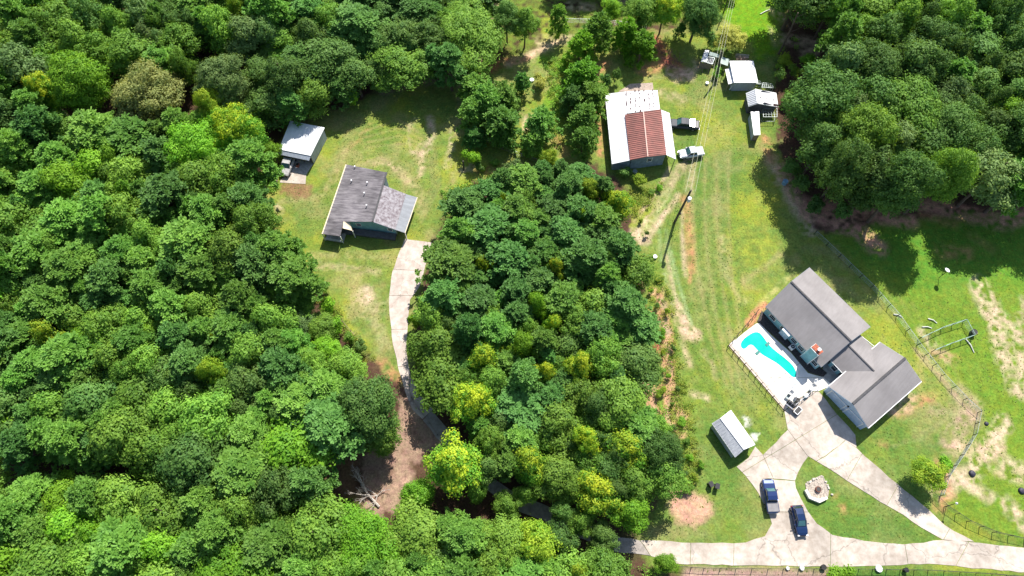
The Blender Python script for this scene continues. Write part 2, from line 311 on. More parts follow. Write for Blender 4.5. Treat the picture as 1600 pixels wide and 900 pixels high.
# tracks and scuffs down the middle field
for st, wd, c, s_ in [([(1090, 240), (1070, 255), (1050, 285), (1025, 330), (1000, 370)], 1.6, D_TAN, 0.6), ([(1062, 255), (1040, 280), (1010, 320), (992, 345)], 0.9, D_TAN, 0.45), ([(1060, 305), (1035, 340), (1010, 375)], 1.0, D_TAN, 0.8), ([(992, 365), (1008, 375)], 2.4, D_PALE, 0.9),
        ([(1035, 420), (1045, 450), (1055, 490), (1075, 520)], 0.7, D_PALE, 0.6), ([(1055, 480), (1062, 500), (1075, 520), (1085, 522)], 2.8, D_TAN, 0.95), ([(1062, 520), (1070, 550), (1078, 570)], 1.0, D_TAN, 0.7), ([(1040, 360), (1048, 420), (1058, 470), (1068, 490)], 0.6, (0.3, 0.4, 0.2), 0.5), ([(1030, 350), (1032, 400), (1040, 440)], 0.6, (0.28, 0.4, 0.2), 0.5),
        ([(1070, 310), (1075, 345), (1078, 380), (1080, 420)], 2.0, D_ORANGE, 0.6), ([(1064, 360), (1070, 400), (1072, 430)], 0.9, D_TAN, 0.6), ([(1062, 560), (1064, 600)], 0.5, D_TAN, 0.8), ([(1080, 615), (1105, 622)], 1.2, D_PALE, 0.7), ([(1100, 550), (1115, 570), (1118, 590)], 1.0, D_TAN, 0.45),
        ([(1160, 440), (1190, 420), (1220, 395)], 1.2, G_DRY, 0.5), ([(1130, 370), (1135, 430), (1160, 470)], 1.6, D_TAN, 0.3), ([(1080, 240), (1078, 300)], 2.0, D_TAN, 0.4), ([(1045, 300), (1030, 330), (1005, 360)], 1.4, (0.3, 0.38, 0.13), 0.5),
        ([(1130, 200), (1128, 260), (1120, 330), (1105, 420), (1100, 500)], 4.0, G_DRY, 0.22), ([(1180, 260), (1170, 320), (1150, 380)], 5, G_YEL, 0.3), ([(1180, 400), (1195, 380)], 5, G_YEL, 0.5), ([(1110, 650), (1130, 690), (1150, 720)], 3, G_GREEN, 0.5)]:
    paint(st, c, s_, 0.35, wd, rag=0.6, brk=0.4)
for st, wd, c, s_ in [([(1046, 262), (1030, 290), (1003, 330)], .8, D_TAN, 0.6), ([(1040, 330), (1018, 362), (1000, 380)], .9, D_PALE, 0.7), ([(1012, 340), (995, 362)], .9, D_PALE, 0.7), ([(1041, 400), (1052, 450), (1066, 500)], .6, D_TAN, 0.7), ([(1048, 395), (1062, 450), (1080, 505)], .6, (0.3, 0.4, 0.2), 0.6),
        ([(1075, 350), (1080, 400), (1078, 440)], .8, D_ORANGE, 0.7), ([(1066, 330), (1066, 380), (1070, 430)], .5, D_PALE, 0.6)]:
    paint(st, c, s_, 0.25, wd, rag=0.4, brk=0.3)
# faint mower stripes
for k in range(9):
    o_ = k*9
    paint([(1075+o_, 250), (1072+o_*1.05, 330), (1080+o_, 420), (1100+o_*0.9, 520), (1130+o_*0.6, 600)], G_DRY if k % 2 else G_GREEN, 0.30, 0.2, 0.55, rag=0.25)
    paint([(1075+o_*1.3, 580+o_*0.2), (1110+o_*1.2, 640), (1150+o_, 690)], G_YEL if k % 2 else G_GREEN, 0.2, 0.2, 0.5, rag=0.25)
for k in range(8):
    o_ = k*7
    paint([(560+o_*0.4, 205+o_*0.5), (620+o_*0.3, 180+o_*0.9), (680-o_*0.2, 220+o_*0.4), (690-o_*0.3, 290), (660-o_*0.2, 350-o_*0.4)], G_DRY if k % 2 else G_GREEN, 0.3, 0.2, 0.5, rag=0.25)
    paint([(1370+o_*1.6, 440+o_), (1440+o_*1.3, 560+o_*0.9), (1500+o_*0.3, 630+o_*0.8)], G_DRY if k % 2 else G_GREEN, 0.12, 0.2, 0.5, rag=0.25)
    paint([(1390+o_, 700-o_*0.5), (1440+o_, 690-o_*0.8), (1480+o_*0.5, 650-o_)], G_DRY if k % 2 else G_GREEN, 0.3, 0.2, 0.5, rag=0.3)
# rough bank between the centre wood and the field
paint([(1015, 400), (1035, 420), (1050, 470), (1060, 520), (1075, 600), (1085, 680), (1085, 760), (1050, 770), (1000, 640), (1010, 560), (1010, 470)], G_WEED, 0.9, 0.8)
for st, wd in [([(1022, 460), (1030, 465)], 1.6), ([(1025, 490), (1040, 510), (1042, 530)], 2.2), ([(1030, 540), (1030, 560)], 1.4), ([(1045, 560), (1050, 580), (1040, 600)], 1.8), ([(1005, 600), (1020, 610), (1022, 650)], 2.4), ([(1000, 590), (1008, 630)], 1.5), ([(1055, 640), (1070, 650)], 1.4), ([(1035, 470), (1045, 520), (1048, 560)], 1.6), ([(1040, 610), (1045, 650), (1055, 690)], 1.6), ([(1020, 650), (1035, 690)], 1.4)]:
    paint(st, D_ORANGE, 0.85, 0.4, wd, rag=1.0, brk=0.4)
    paint(st, D_PALE, 0.5, 0.3, wd*0.5, rag=0.7)
for st, wd in [([(1030, 455), (1034, 500), (1044, 540)], 2.2), ([(1036, 560), (1046, 590), (1042, 620)], 2.6), ([(1005, 590), (1012, 640), (1030, 690)], 2.6), ([(1050, 600), (1060, 640), (1068, 690)], 1.6)]:
    paint(st, (0.46, 0.27, 0.16), 0.85, 0.4, wd, rag=1.3, brk=0.7)
paint([(1024, 530), (1027, 550)], D_RED, 0.9, 0.3, 0.9)
paint([(1050, 770), (1085, 768), (1115, 785), (1115, 808), (1085, 822), (1055, 815), (1043, 795)], (0.50, 0.30, 0.20), 0.95, 0.5, rag=0.8)
paint([(1015, 820), (1060, 825), (1110, 835), (1020, 845)], G_DRY, 0.5, 1.0)
# clay patches under the edge of the east wood
for st, wd, c, s_ in [([(1205, 250), (1225, 290), (1255, 340), (1268, 362)], 2.6, D_TAN, 0.75), ([(1195, 215), (1205, 250)], 2, D_ORANGE, 0.8), ([(1262, 330), (1300, 345), (1340, 360), (1370, 385)], 4, (0.55, 0.29, 0.19), 0.9), ([(1270, 320), (1360, 335), (1420, 345)], 3.5, (0.55, 0.29, 0.19), 0.9), ([(1225, 265), (1240, 300), (1268, 335)], 3.0, (0.58, 0.33, 0.21), 0.95),
        ([(1440, 320), (1500, 330), (1560, 345), (1620, 335)], 4, (0.55, 0.29, 0.19), 0.9), ([(1440, 335), (1490, 350)], 2, D_ORANGE, 0.5), ([(1475, 395), (1510, 395)], 3, D_ORANGE, 0.55), ([(1520, 370), (1550, 390)], 2, D_ORANGE, 0.3), ([(1230, 60), (1280, 70), (1262, 85)], 3.5, D_TAN, 0.8), ([(1205, 15), (1225, 30)], 1.6, D_TAN, 0.8), ([(1205, 45), (1210, 70)], 1.0, D_TAN, 0.6)]:
    paint(st, c, s_, 0.6, wd, rag=1.2, brk=0.5)
# leaf-littered clearing at the bend of the lower drive with dapples painted in, wood gaps
paint([(565, 700), (600, 700), (625, 650), (632, 600), (650, 625), (690, 680), (700, 700), (650, 710), (645, 760), (620, 800), (565, 812), (560, 770)], (0.34, 0.23, 0.165), 0.95, 0.5)
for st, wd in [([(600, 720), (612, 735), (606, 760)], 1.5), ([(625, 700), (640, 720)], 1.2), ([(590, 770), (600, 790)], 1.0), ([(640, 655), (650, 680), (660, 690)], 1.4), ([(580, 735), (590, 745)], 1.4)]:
    paint(st, (0.16, 0.10, 0.065), 0.8, 0.3, wd, rag=1.4, brk=1.0)  # litter spots and dapples of shade, painted into the ground colour
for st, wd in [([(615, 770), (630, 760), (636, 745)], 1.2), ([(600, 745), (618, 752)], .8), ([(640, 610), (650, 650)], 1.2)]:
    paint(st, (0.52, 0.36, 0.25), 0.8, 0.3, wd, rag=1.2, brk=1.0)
paint([(505, 780), (560, 775), (570, 812), (505, 815)], (0.42, 0.36, 0.10), 0.6, 0.8, brk=0.6)
paint([(500, 690), (560, 700), (555, 770), (500, 760)], (0.26, 0.16, 0.09), 0.8, 1.0)
paint([(1070, 887), (1310, 893), (1310, 960), (1060, 960)], D_PINK, 0.95, 0.5, rag=0.4); paint([(1320, 893), (1500, 893), (1620, 903), (1620, 960), (1320, 960)], G_GREEN, 0.9, 0.4, rag=0.4)
paint([(1160, 652), (1168, 650), (1171, 662), (1166, 675), (1160, 668)], (0.75, 0.72, 0.66), 0.9, 0.2, rag=1.1, brk=0.5); paint([(1176, 680), (1186, 678), (1184, 690), (1178, 692)], (0.8, 0.78, 0.72), 0.7, 0.15, rag=0.7)
# margins of bare earth along the pool deck and north of the house
paint([(1180, 490), (1200, 465), (1225, 440), (1240, 432)], (0.45, 0.40, 0.16), 0.7, 0.4, 1.0, rag=0.8, brk=0.5)
paint([(1170, 505), (1182, 488), (1195, 478)], D_ORANGE, 0.95, 0.3, 1.3, rag=0.5)
paint([(1430, 545), (1470, 590), (1510, 640), (1528, 655)], D_TAN, 0.5, 0.3, 0.8, rag=0.5)
m, t, b = nodes('ground_cover'); N = t.nodes; L = t.links
at = N.new('ShaderNodeAttribute'); at.attribute_name = 'ground_colour'
tc = N.new('ShaderNodeTexCoord')
n1 = N.new('ShaderNodeTexNoise'); n1.inputs['Scale'].default_value = 2.6; n1.inputs['Detail'].default_value = 9; n1.inputs['Roughness'].default_value = 0.75; L.new(tc.outputs['Object'], n1.inputs['Vector'])
mr = N.new('ShaderNodeMapRange'); mr.inputs[1].default_value = 0.3; mr.inputs[2].default_value = 0.7; mr.inputs[3].default_value = 0.52; mr.inputs[4].default_value = 1.42; L.new(n1.outputs['Fac'], mr.inputs[0])
vm = N.new('ShaderNodeVectorMath'); vm.operation = 'SCALE'; L.new(at.outputs['Color'], vm.inputs[0]); L.new(mr.outputs[0], vm.inputs['Scale'])
n2 = N.new('ShaderNodeTexNoise'); n2.inputs['Scale'].default_value = 0.9; n2.inputs['Detail'].default_value = 6; L.new(tc.outputs['Object'], n2.inputs['Vector'])
hs = N.new('ShaderNodeHueSaturation'); hr = N.new('ShaderNodeMapRange'); hr.inputs[1].default_value = 0.3; hr.inputs[2].default_value = 0.7; hr.inputs[3].default_value = 0.475; hr.inputs[4].default_value = 0.52
L.new(n2.outputs['Fac'], hr.inputs[0]); L.new(hr.outputs[0], hs.inputs['Hue']); L.new(vm.outputs[0], hs.inputs['Color']); L.new(hs.outputs[0], b.inputs['Base Color'])
b.inputs['Roughness'].default_value = 0.95; b.inputs['Specular IOR Level'].default_value = 0.1
bp = N.new('ShaderNodeBump'); bp.inputs['Strength'].default_value = 0.9; bp.inputs['Distance'].default_value = 0.12
L.new(n1.outputs['Fac'], bp.inputs['Height']); L.new(bp.outputs[0], b.inputs['Normal'])
V = np.stack([gx, gy, np.zeros_like(gx)], 1)
far = (abs(gx) > 104) | (gy > 132) | (gy < -16); colr[far] = np.array([0.05, 0.10, 0.03])
nxg, nyg = len(ex), len(ey); I = np.arange(nxg*nyg).reshape(nyg, nxg)
Q = np.stack([I[:-1, :-1].ravel(), I[:-1, 1:].ravel(), I[1:, 1:].ravel(), I[1:, :-1].ravel()], 1)
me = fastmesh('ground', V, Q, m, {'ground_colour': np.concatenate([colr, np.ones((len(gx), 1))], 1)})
ground = bpy.data.objects.new('ground', me); COL.objects.link(ground); tag(ground, kind='structure')

# ------------------------------------------------------------------ paving: cast slabs with open joints
CONC = surf('driveway_concrete', (0.575, 0.505, 0.435, 1), rough=0.9, cracks=0.11, scale=0.9, col2=(0.40, 0.335, 0.275, 1), bump=0.2, var2=0.32, scale2=0.16, detail=9)
CONC_W = surf('pool_deck_concrete', (0.80, 0.77, 0.72, 1), rough=0.8, scale=0.8, col2=(0.68, 0.64, 0.58, 1), detail=8)
CONC_L = surf('lane_concrete', (0.60, 0.52, 0.46, 1), rough=0.9, cracks=0.2, scale=0.8, col2=(0.44, 0.36, 0.31, 1), bump=0.2, var2=0.18, scale2=0.2, detail=9)
def clip(poly, a, bb, side):
    """keep the part of a polygon on one side of a line"""
    out = []; n = len(poly); nx, ny = -(bb[1]-a[1]), bb[0]-a[0]; l = math.hypot(nx, ny); nx, ny = nx/l*side, ny/l*side
    f = lambda p: (p[0]-a[0])*nx+(p[1]-a[1])*ny-0.03
    for i in range(n):
        p, q = poly[i], poly[(i+1) % n]; fp, fq = f(p), f(q)
        if fp >= 0: out.append(p)
        if (fp >= 0) != (fq >= 0):
            t_ = fp/(fp-fq); out.append((p[0]+(q[0]-p[0])*t_, p[1]+(q[1]-p[1])*t_))
    return out
def edge_rough(poly, amp=0.10, step=1.3):
    out = []; n = len(poly)
    for i in range(n):
        p, q = poly[i], poly[(i+1) % n]; l = math.hypot(q[0]-p[0], q[1]-p[1]); k = max(1, int(l/step))
        for j in range(k):
            t_ = j/k; a = amp if 0 < j else amp*0.3
            out.append((p[0]+(q[0]-p[0])*t_+random.uniform(-a, a), p[1]+(q[1]-p[1])*t_+random.uniform(-a, a)))
    return out
PAVED = [[(1480, 840), (1640, 850), (1640, 900), (1000, 886), (1000, 842)]]
def slabs(name, poly_px, cuts_px, mat, top=0.06, amp=0.10):
    PAVED.append(poly_px)
    par = tag(bpy.data.objects.new(name, None), kind='structure'); COL.objects.link(par)
    pieces = [edge_rough([(p.x, p.y) for p in PA(poly_px)], amp)]
    for a, bb in cuts_px:
        A, B = P(*a), P(*bb); nw = []
        for pc in pieces:
            for sd in (1, -1):
                c = clip(pc, A, B, sd)
                if len(c) > 2: nw.append(c)
        pieces = nw
    for pc in pieces:
        mb = MB(); h = top+random.uniform(-0.012, 0.012)
        bm = bmesh.new(); vs = [bm.verts.new((x, y, h)) for x, y in pc]
        bl = [bm.verts.new((x, y, -0.15)) for x, y in pc]
        try: bm.faces.new(vs)
        except ValueError: continue
        for i in range(len(pc)):
            j = (i+1) % len(pc); bm.faces.new((vs[i], bl[i], bl[j], vs[j]))
        bmesh.ops.recalc_face_normals(bm, faces=bm.faces)
        bmesh.ops.triangulate(bm, faces=[f_ for f_ in bm.faces if len(f_.verts) > 4], ngon_method='EAR_CLIP')
        m_ = bpy.data.meshes.new('slab'); bm.to_mesh(m_); bm.free(); m_.materials.append(mat)
        o = bpy.data.objects.new('slab', m_); COL.objects.link(o); o.parent = par
    return par
# west driveway, sunlit part and the part under the trees
slabs('west_driveway', [(632, 373), (675, 379), (668, 405), (656, 446), (641, 468), (637, 510), (635, 550), (641, 585), (656, 615), (676, 640), (660, 655), (645, 640), (633, 612), (622, 575), (612, 525), (608, 470), (613, 425)],
      [((600, 462), (660, 462)), ((600, 515), (660, 514)), ((600, 575), (660, 570)), ((600, 420), (690, 425)), ((625, 640), (665, 610))], CONC_L)
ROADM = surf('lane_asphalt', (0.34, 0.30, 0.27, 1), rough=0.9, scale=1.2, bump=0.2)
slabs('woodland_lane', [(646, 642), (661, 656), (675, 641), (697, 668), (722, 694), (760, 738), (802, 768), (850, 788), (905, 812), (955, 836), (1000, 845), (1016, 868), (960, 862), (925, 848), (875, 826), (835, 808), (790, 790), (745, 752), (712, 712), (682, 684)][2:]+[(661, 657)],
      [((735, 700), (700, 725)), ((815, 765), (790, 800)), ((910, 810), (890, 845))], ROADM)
slabs('east_driveway', [(1001, 844), (1080, 848), (1145, 849), (1165, 848), (1195, 838), (1206, 818), (1200, 798), (1185, 770), (1166, 745), (1242, 752), (1243, 762), (1250, 777), (1262, 799), (1276, 818), (1300, 836), (1350, 845), (1412, 851), (1472, 844), (1530, 848), (1620, 858), (1620, 896), (1450, 881), (1310, 885), (1200, 884), (1060, 881), (1017, 869)],
      [((1080, 830), (1078, 890)), ((1147, 830), (1146, 890)), ((1298, 820), (1297, 890)), ((1412, 840), (1420, 890)), ((1520, 835), (1490, 890)), ((1170, 800), (1290, 800))], CONC)
slabs('parking_court', [(1151, 729), (1166, 744), (1242, 751), (1247, 737), (1263, 713), (1275, 720), (1290, 712), (1320, 688), (1338, 700), (1336, 680), (1279, 612), (1262, 612), (1226, 643), (1231, 672), (1192, 711), (1180, 698), (1170, 715)],
      [((1222, 700), (1320, 640)), ((1232, 673), (1262, 713)), ((1192, 711), (1207, 745))], CONC)
slabs('curving_drive', [(1276, 721), (1291, 712.5), (1321, 689), (1339, 701), (1351, 713), (1413, 766), (1450, 796), (1475, 820), (1522, 846), (1472, 843), (1440, 825), (1412, 805), (1350, 768), (1310, 742)],
      [((1332, 735), (1352, 700)), ((1385, 790), (1405, 755)), ((1470, 850), (1490, 815))], CONC)
# pool terrace
slabs('pool_deck', [(1138, 539), (1181, 506), (1186, 505), (1205, 524), (1235, 551), (1262, 583), (1287, 590), (1300, 602), (1279, 611), (1262, 611), (1226, 641), (1180, 588)],
      [((1150, 531), (1240, 628)), ((1190, 610), (1260, 560)), ((1240, 590), (1275, 590))], CONC_W, top=0.10, amp=0.02)
PAVER = surf('coping_pavers', (0.62, 0.52, 0.44, 1), rough=0.85, scale=2)
par = tag(bpy.data.objects.new('deck_border', None), kind='structure'); COL.objects.link(par)
a, b_ = P(1138.5, 540), P(1225, 640.5); n_ = 24; d_ = (b_-a)/n_; q_ = Vector((d_.y, -d_.x, 0)).normalized()*(-0.0)
perp = Vector((-d_.y, d_.x, 0)).normalized()
if perp.x < 0: perp = -perp
for i in range(n_):
    mb = MB(); s0 = a+d_*i+d_*0.02; s1 = a+d_*(i+1)-d_*0.02; hz = 0.125+random.uniform(0, 0.01)
    pts = [s0, s1, s1+perp*0.75, s0+perp*0.75]; mb.slab([(p.x, p.y, hz) for p in pts], 0.2); mb.build('paver', PAVER, par)
WATER = bpy.data.materials.new('pool_water'); WATER.use_nodes = True; wb = WATER.node_tree.nodes['Principled BSDF']
wb.inputs['Base Color'].default_value = (0.02, 0.62, 0.60, 1); wb.inputs['Roughness'].default_value = 0.06; wb.inputs['IOR'].default_value = 1.33; wb.inputs['Specular IOR Level'].default_value = 0.1
wn = WATER.node_tree.nodes.new('ShaderNodeTexNoise'); wn.inputs['Scale'].default_value = 0.5
wc = WATER.node_tree.nodes.new('ShaderNodeTexCoord'); WATER.node_tree.links.new(wc.outputs['Object'], wn.inputs['Vector'])
wr = WATER.node_tree.nodes.new('ShaderNodeValToRGB'); wr.color_ramp.elements[0].color = (0.00, 0.38, 0.32, 1); wr.color_ramp.elements[1].color = (0.03, 0.56, 0.47, 1)
WATER.node_tree.links.new(wn.outputs['Fac'], wr.inputs[0]); WATER.node_tree.links.new(wr.outputs[0], wb.inputs['Base Color'])
wbp = WATER.node_tree.nodes.new('ShaderNodeBump'); wbp.inputs['Strength'].default_value = 0.15; WATER.node_tree.links.new(wn.outputs['Fac'], wbp.inputs['Height']); WATER.node_tree.links.new(wbp.outputs[0], wb.inputs['Normal'])
COPING = surf('pool_coping', (0.86, 0.84, 0.80, 1), rough=0.6, var=0.05)
pool_px = [(1157.5, 540), (1160, 533), (1170, 525), (1178, 520.5), (1185, 520.5), (1191, 527), (1200, 540), (1211, 550), (1222, 558), (1236, 570), (1242, 580), (1243, 588), (1239, 589.5), (1230, 581), (1215, 567.5), (1200, 559), (1189, 552.5), (1182, 545), (1176, 538.5), (1170, 538), (1164, 544), (1160, 545)]
pw = [P(x, y) for x, y in pool_px]; cen = sum(pw, Vector())/len(pw)
def smooth_ring(r, it=2):
    for _ in range(it):
        o = []
        for i in range(len(r)):
            p, q = r[i], r[(i+1) % len(r)]; o += [p*0.75+q*0.25, p*0.25+q*0.75]
        r = o
    return r
pc_ = sum(pw, Vector())/len(pw); pw = smooth_ring(pw, 1)
ar_ = sum(pw[j-1].x*pw[j].y-pw[j].x*pw[j-1].y for j in range(len(pw))); sg_ = 1 if ar_ > 0 else -1
pw = [pw[j]+Vector(((pw[(j+1) % len(pw)]-pw[j-1]).y, -(pw[(j+1) % len(pw)]-pw[j-1]).x, 0)).normalized()*.13*sg_ for j in range(len(pw))]
def ring_poly(name, pts, z, mat, parent=None, th=0.1):
    bm = bmesh.new(); vs = [bm.verts.new((p.x, p.y, z)) for p in pts]; f = bm.faces.new(vs)
    bl = [bm.verts.new((p.x, p.y, z-th)) for p in pts]
    for i in range(len(pts)):
        j = (i+1) % len(pts); bm.faces.new((vs[i], bl[i], bl[j], vs[j]))
    bmesh.ops.recalc_face_normals(bm, faces=bm.faces)
    bmesh.ops.triangulate(bm, faces=[f_ for f_ in bm.faces if len(f_.verts) > 4], ngon_method='EAR_CLIP')
    me = bpy.data.meshes.new(name); bm.to_mesh(me); bm.free(); me.materials.append(mat)
    o = bpy.data.objects.new(name, me); COL.objects.link(o)
    if parent: o.parent = parent
    return o
pool = thing('swimming_pool', 'turquoise swimming pool with a curved outline in the white deck beside the blue house', 'pool')
ring_poly('water', pw, 0.135, WATER, pool)
mb = MB(); k = len(pw)
for i in range(k):
    p, q = pw[i], pw[(i+1) % k]; pp = pw[i-1]; qq = pw[(i+2) % k]
    def out(pt, prv, nxt):
        d = (nxt-prv).normalized(); return pt+Vector((d.y, -d.x, 0))*0.3*SG
    SG = 1
    # orientation sign
    area = sum(pw[j].x*pw[(j+1) % k].y-pw[(j+1) % k].x*pw[j].y for j in range(k)); SG = 1 if area > 0 else -1
    a1, a2 = out(p, pp, q), out(q, p, qq)
    mb.prism([(p.x, p.y, .17), (q.x, q.y, .17), (a2.x, a2.y, .17), (a1.x, a1.y, .17)], [(p.x, p.y, .10), (q.x, q.y, .10), (a2.x, a2.y, .10), (a1.x, a1.y, .10)])
mb.build('coping', COPING, pool)
for px_, py_ in ((1183.5, 551.5), (1199, 538)):
    mb = MB(); c = P(px_, py_); mb.box((c.x, c.y, 0.17), (0.85, 0.45, 0.06), 0.7)
    mb.build('pool_step', surf('step_teal', (0.02, 0.2, 0.17, 1), rough=0.6), pool)
mb = MB()
for k in range(3): mb.slab([tuple(P(*q)+Vector((0, 0, 0.15+0.0*k))) for q in ((1236+k*2, 594), (1239+k*2, 592), (1245+k*1.0, 598), (1240+k*1.2, 602))][:4], 0.04+k*0.01)
mb.v = [(v[0], v[1], v[2]+0.006*(i//8)) for i, v in enumerate(mb.v)]
mb.build('entry_step', surf('step_pale_blue', (0.45, 0.72, 0.80, 1), rough=0.5), pool)
# planting bed along the house wall
BED = surf('mulch', (0.075, 0.062, 0.058, 1), rough=0.95, scale=6, bump=0.8, var=0.5)
bed = ring_poly('mulch_bed', [P(*q) for q in [(1183, 502), (1190, 486), (1258, 556), (1292, 583), (1286, 589), (1264, 582), (1254, 573), (1237, 551), (1207, 523)]], 0.14, BED, None, 0.2)
tag(bed, kind='structure')
SHADEC = surf('shaded_concrete', (0.40, 0.38, 0.36, 1), rough=0.9, scale=2)  # concrete with shade put into its colour, for court and covered floors
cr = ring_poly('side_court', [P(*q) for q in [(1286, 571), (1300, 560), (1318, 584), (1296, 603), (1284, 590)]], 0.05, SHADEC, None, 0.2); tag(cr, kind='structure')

# ------------------------------------------------------------------ building kit
def shingles(name, c, c2, rot, streak=0.2):
    return surf(name, c, rough=0.9, scale=1.3, col2=c2, aniso=((4.0, 0.5, 1), rot), bump=0.5, bscale=9, var2=streak, scale2=0.22, detail=10)
SH_GREY = shingles('grey_shingles', (0.265, 0.247, 0.245, 1), (0.235, 0.217, 0.215, 1), 0.78)
SH_BROWN = shingles('weathered_shingles', (0.255, 0.235, 0.245, 1), (0.095, 0.085, 0.095, 1), -0.2, 0.45)
SH_MOTTLE = surf('mottled_shingles', (0.38, 0.36, 0.38, 1), rough=0.9, scale=2.2, col2=(0.14, 0.11, 0.12, 1), bump=0.4, detail=10)
ROLLROOF = surf('rolled_grey_roofing', (0.24, 0.255, 0.28, 1), rough=0.7, scale=1.0, var=0.12, aniso=((3, 0.4, 1), -0.2))
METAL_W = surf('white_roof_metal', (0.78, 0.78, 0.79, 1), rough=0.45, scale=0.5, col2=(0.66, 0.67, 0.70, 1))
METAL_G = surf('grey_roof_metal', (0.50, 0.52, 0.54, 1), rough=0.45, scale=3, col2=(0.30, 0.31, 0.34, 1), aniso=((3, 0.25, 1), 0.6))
METAL_RUST = surf('white_metal_with_rust', (0.74, 0.74, 0.76, 1), rough=0.55, scale=0.5)
METAL_R = surf('red_roof_metal', (0.30, 0.105, 0.085, 1), rough=0.65, scale=0.7, col2=(0.19, 0.075, 0.06, 1), var2=0.2)
TRIM = surf('white_trim', (0.80, 0.80, 0.80, 1), rough=0.5, var=0.05)
TRIM_C = surf('cream_trim', (0.72, 0.60, 0.42, 1), rough=0.6, var=0.1)
DARKTRIM = surf('dark_ridge_cap', (0.07, 0.068, 0.072, 1), rough=0.8)
TEAL = surf('teal_siding', (0.24, 0.48, 0.55, 1), rough=0.6, scale=1.0, var=0.12)
BLUE = surf('blue_grey_siding', (0.40, 0.52, 0.66, 1), rough=0.6, var=0.1)
SLATE = surf('slate_siding', (0.20, 0.26, 0.33, 1), rough=0.7, var=0.2)
GREYWALL = surf('grey_sheet_wall', (0.36, 0.40, 0.47, 1), rough=0.6, var=0.12, aniso=((0.3, 0.3, 3), 0))
DARKWALL = surf('dark_wall', (0.09, 0.085, 0.11, 1), rough=0.8)
GLASS = surf('window_glass', (0.03, 0.04, 0.05, 1), rough=0.08, var=0.1, spec=0.8)
WOOD = surf('weathered_wood', (0.25, 0.19, 0.15, 1), rough=0.85, scale=3, aniso=((2, 0.3, 1), 0.3))
BRICK = surf('clay_brick', (0.46, 0.13, 0.07, 1), rough=0.85, scale=5, var=0.3)
DARK = surf('dark_metal', (0.035, 0.033, 0.032, 1), rough=0.6)
FENCEW = surf('galvanised_wire', (0.33, 0.38, 0.38, 1), rough=0.5, metal=0.3)
BLACK = surf('black_plastic', (0.015, 0.015, 0.017, 1), rough=0.45)
WHITE = surf('white_plastic', (0.80, 0.80, 0.80, 1), rough=0.4, var=0.06)

def lerp(a, b, t): return a+(b-a)*t
def roof_plane(parent, name, pts, mat, th=0.12, ribs=0, rib_w=0.05, rib_h=0.04, corr=0, corr_a=0.045, rib_mat=None):
    """pts: eave0, eave1, ridge1, ridge0 (3D). ribs run from eave to ridge."""
    pts = [Vector(p) for p in pts]
    e0, e1, r1, r0 = pts
    nrm = (e1-e0).cross(r0-e0).normalized()
    if nrm.z < 0: nrm = -nrm
    if corr:
        n = corr*6; V = []; F = []
        for i in range(n+1):
            t = i/n; o = nrm*(corr_a*math.sin(2*math.pi*corr*t))
            V += [lerp(e0, e1, t)+o, lerp(r0, r1, t)+o]
        mb = MB(); mb.v = [tuple(v) for v in V]; mb.f = [(2*i, 2*i+2, 2*i+3, 2*i+1) for i in range(n)]; mb.mi = [0]*n
        base = len(mb.v); mb.slab([p-nrm*(corr_a+0.02) for p in pts], th)
        return mb.build(name, mat, parent)
    mb = MB(); mb.slab(pts, th); o = mb.build(name, mat, parent)
    if ribs:
        mb = MB()
        for i in range(ribs):
            t = (i+0.5)/ribs; a, b = lerp(e0, e1, t), lerp(r0, r1, t); d = (e1-e0).normalized()*rib_w/2
            top = [a-d*.5+nrm*rib_h, a+d*.5+nrm*rib_h, b+d*.5+nrm*rib_h, b-d*.5+nrm*rib_h]; bot = [a-d+nrm*.002, a+d+nrm*.002, b+d+nrm*.002, b-d+nrm*.002]
            mb.prism(top, bot)
        r = mb.build('roof_ribs', rib_mat or mat, o); r['kind'] = 'stuff'
    return o
def wall(parent, a, b, h0, h1=None, mat=None, apex=None, z0=0.0, th=0.12, inward=None, name='wall'):
    """upright wall from a to b (ground points), top heights h0 at a and h1 at b, optional apex (t, h)"""
    h1 = h0 if h1 is None else h1; a = Vector(a); b = Vector(b); d = (b-a).normalized(); n = Vector((-d.y, d.x, 0))
    if inward is not None and n.dot(Vector(inward)-a) < 0: n = -n
    top = [(a, h0)]+([(lerp(a, b, apex[0]), apex[1])] if apex else [])+[(b, h1)]
    fr = [Vector((a.x, a.y, z0)), Vector((b.x, b.y, z0))]+[Vector((p.x, p.y, h)) for p, h in reversed(top)]
    mb = MB(); mb.prism(fr, [p+n*th for p in fr]); return mb.build(name, mat, parent)
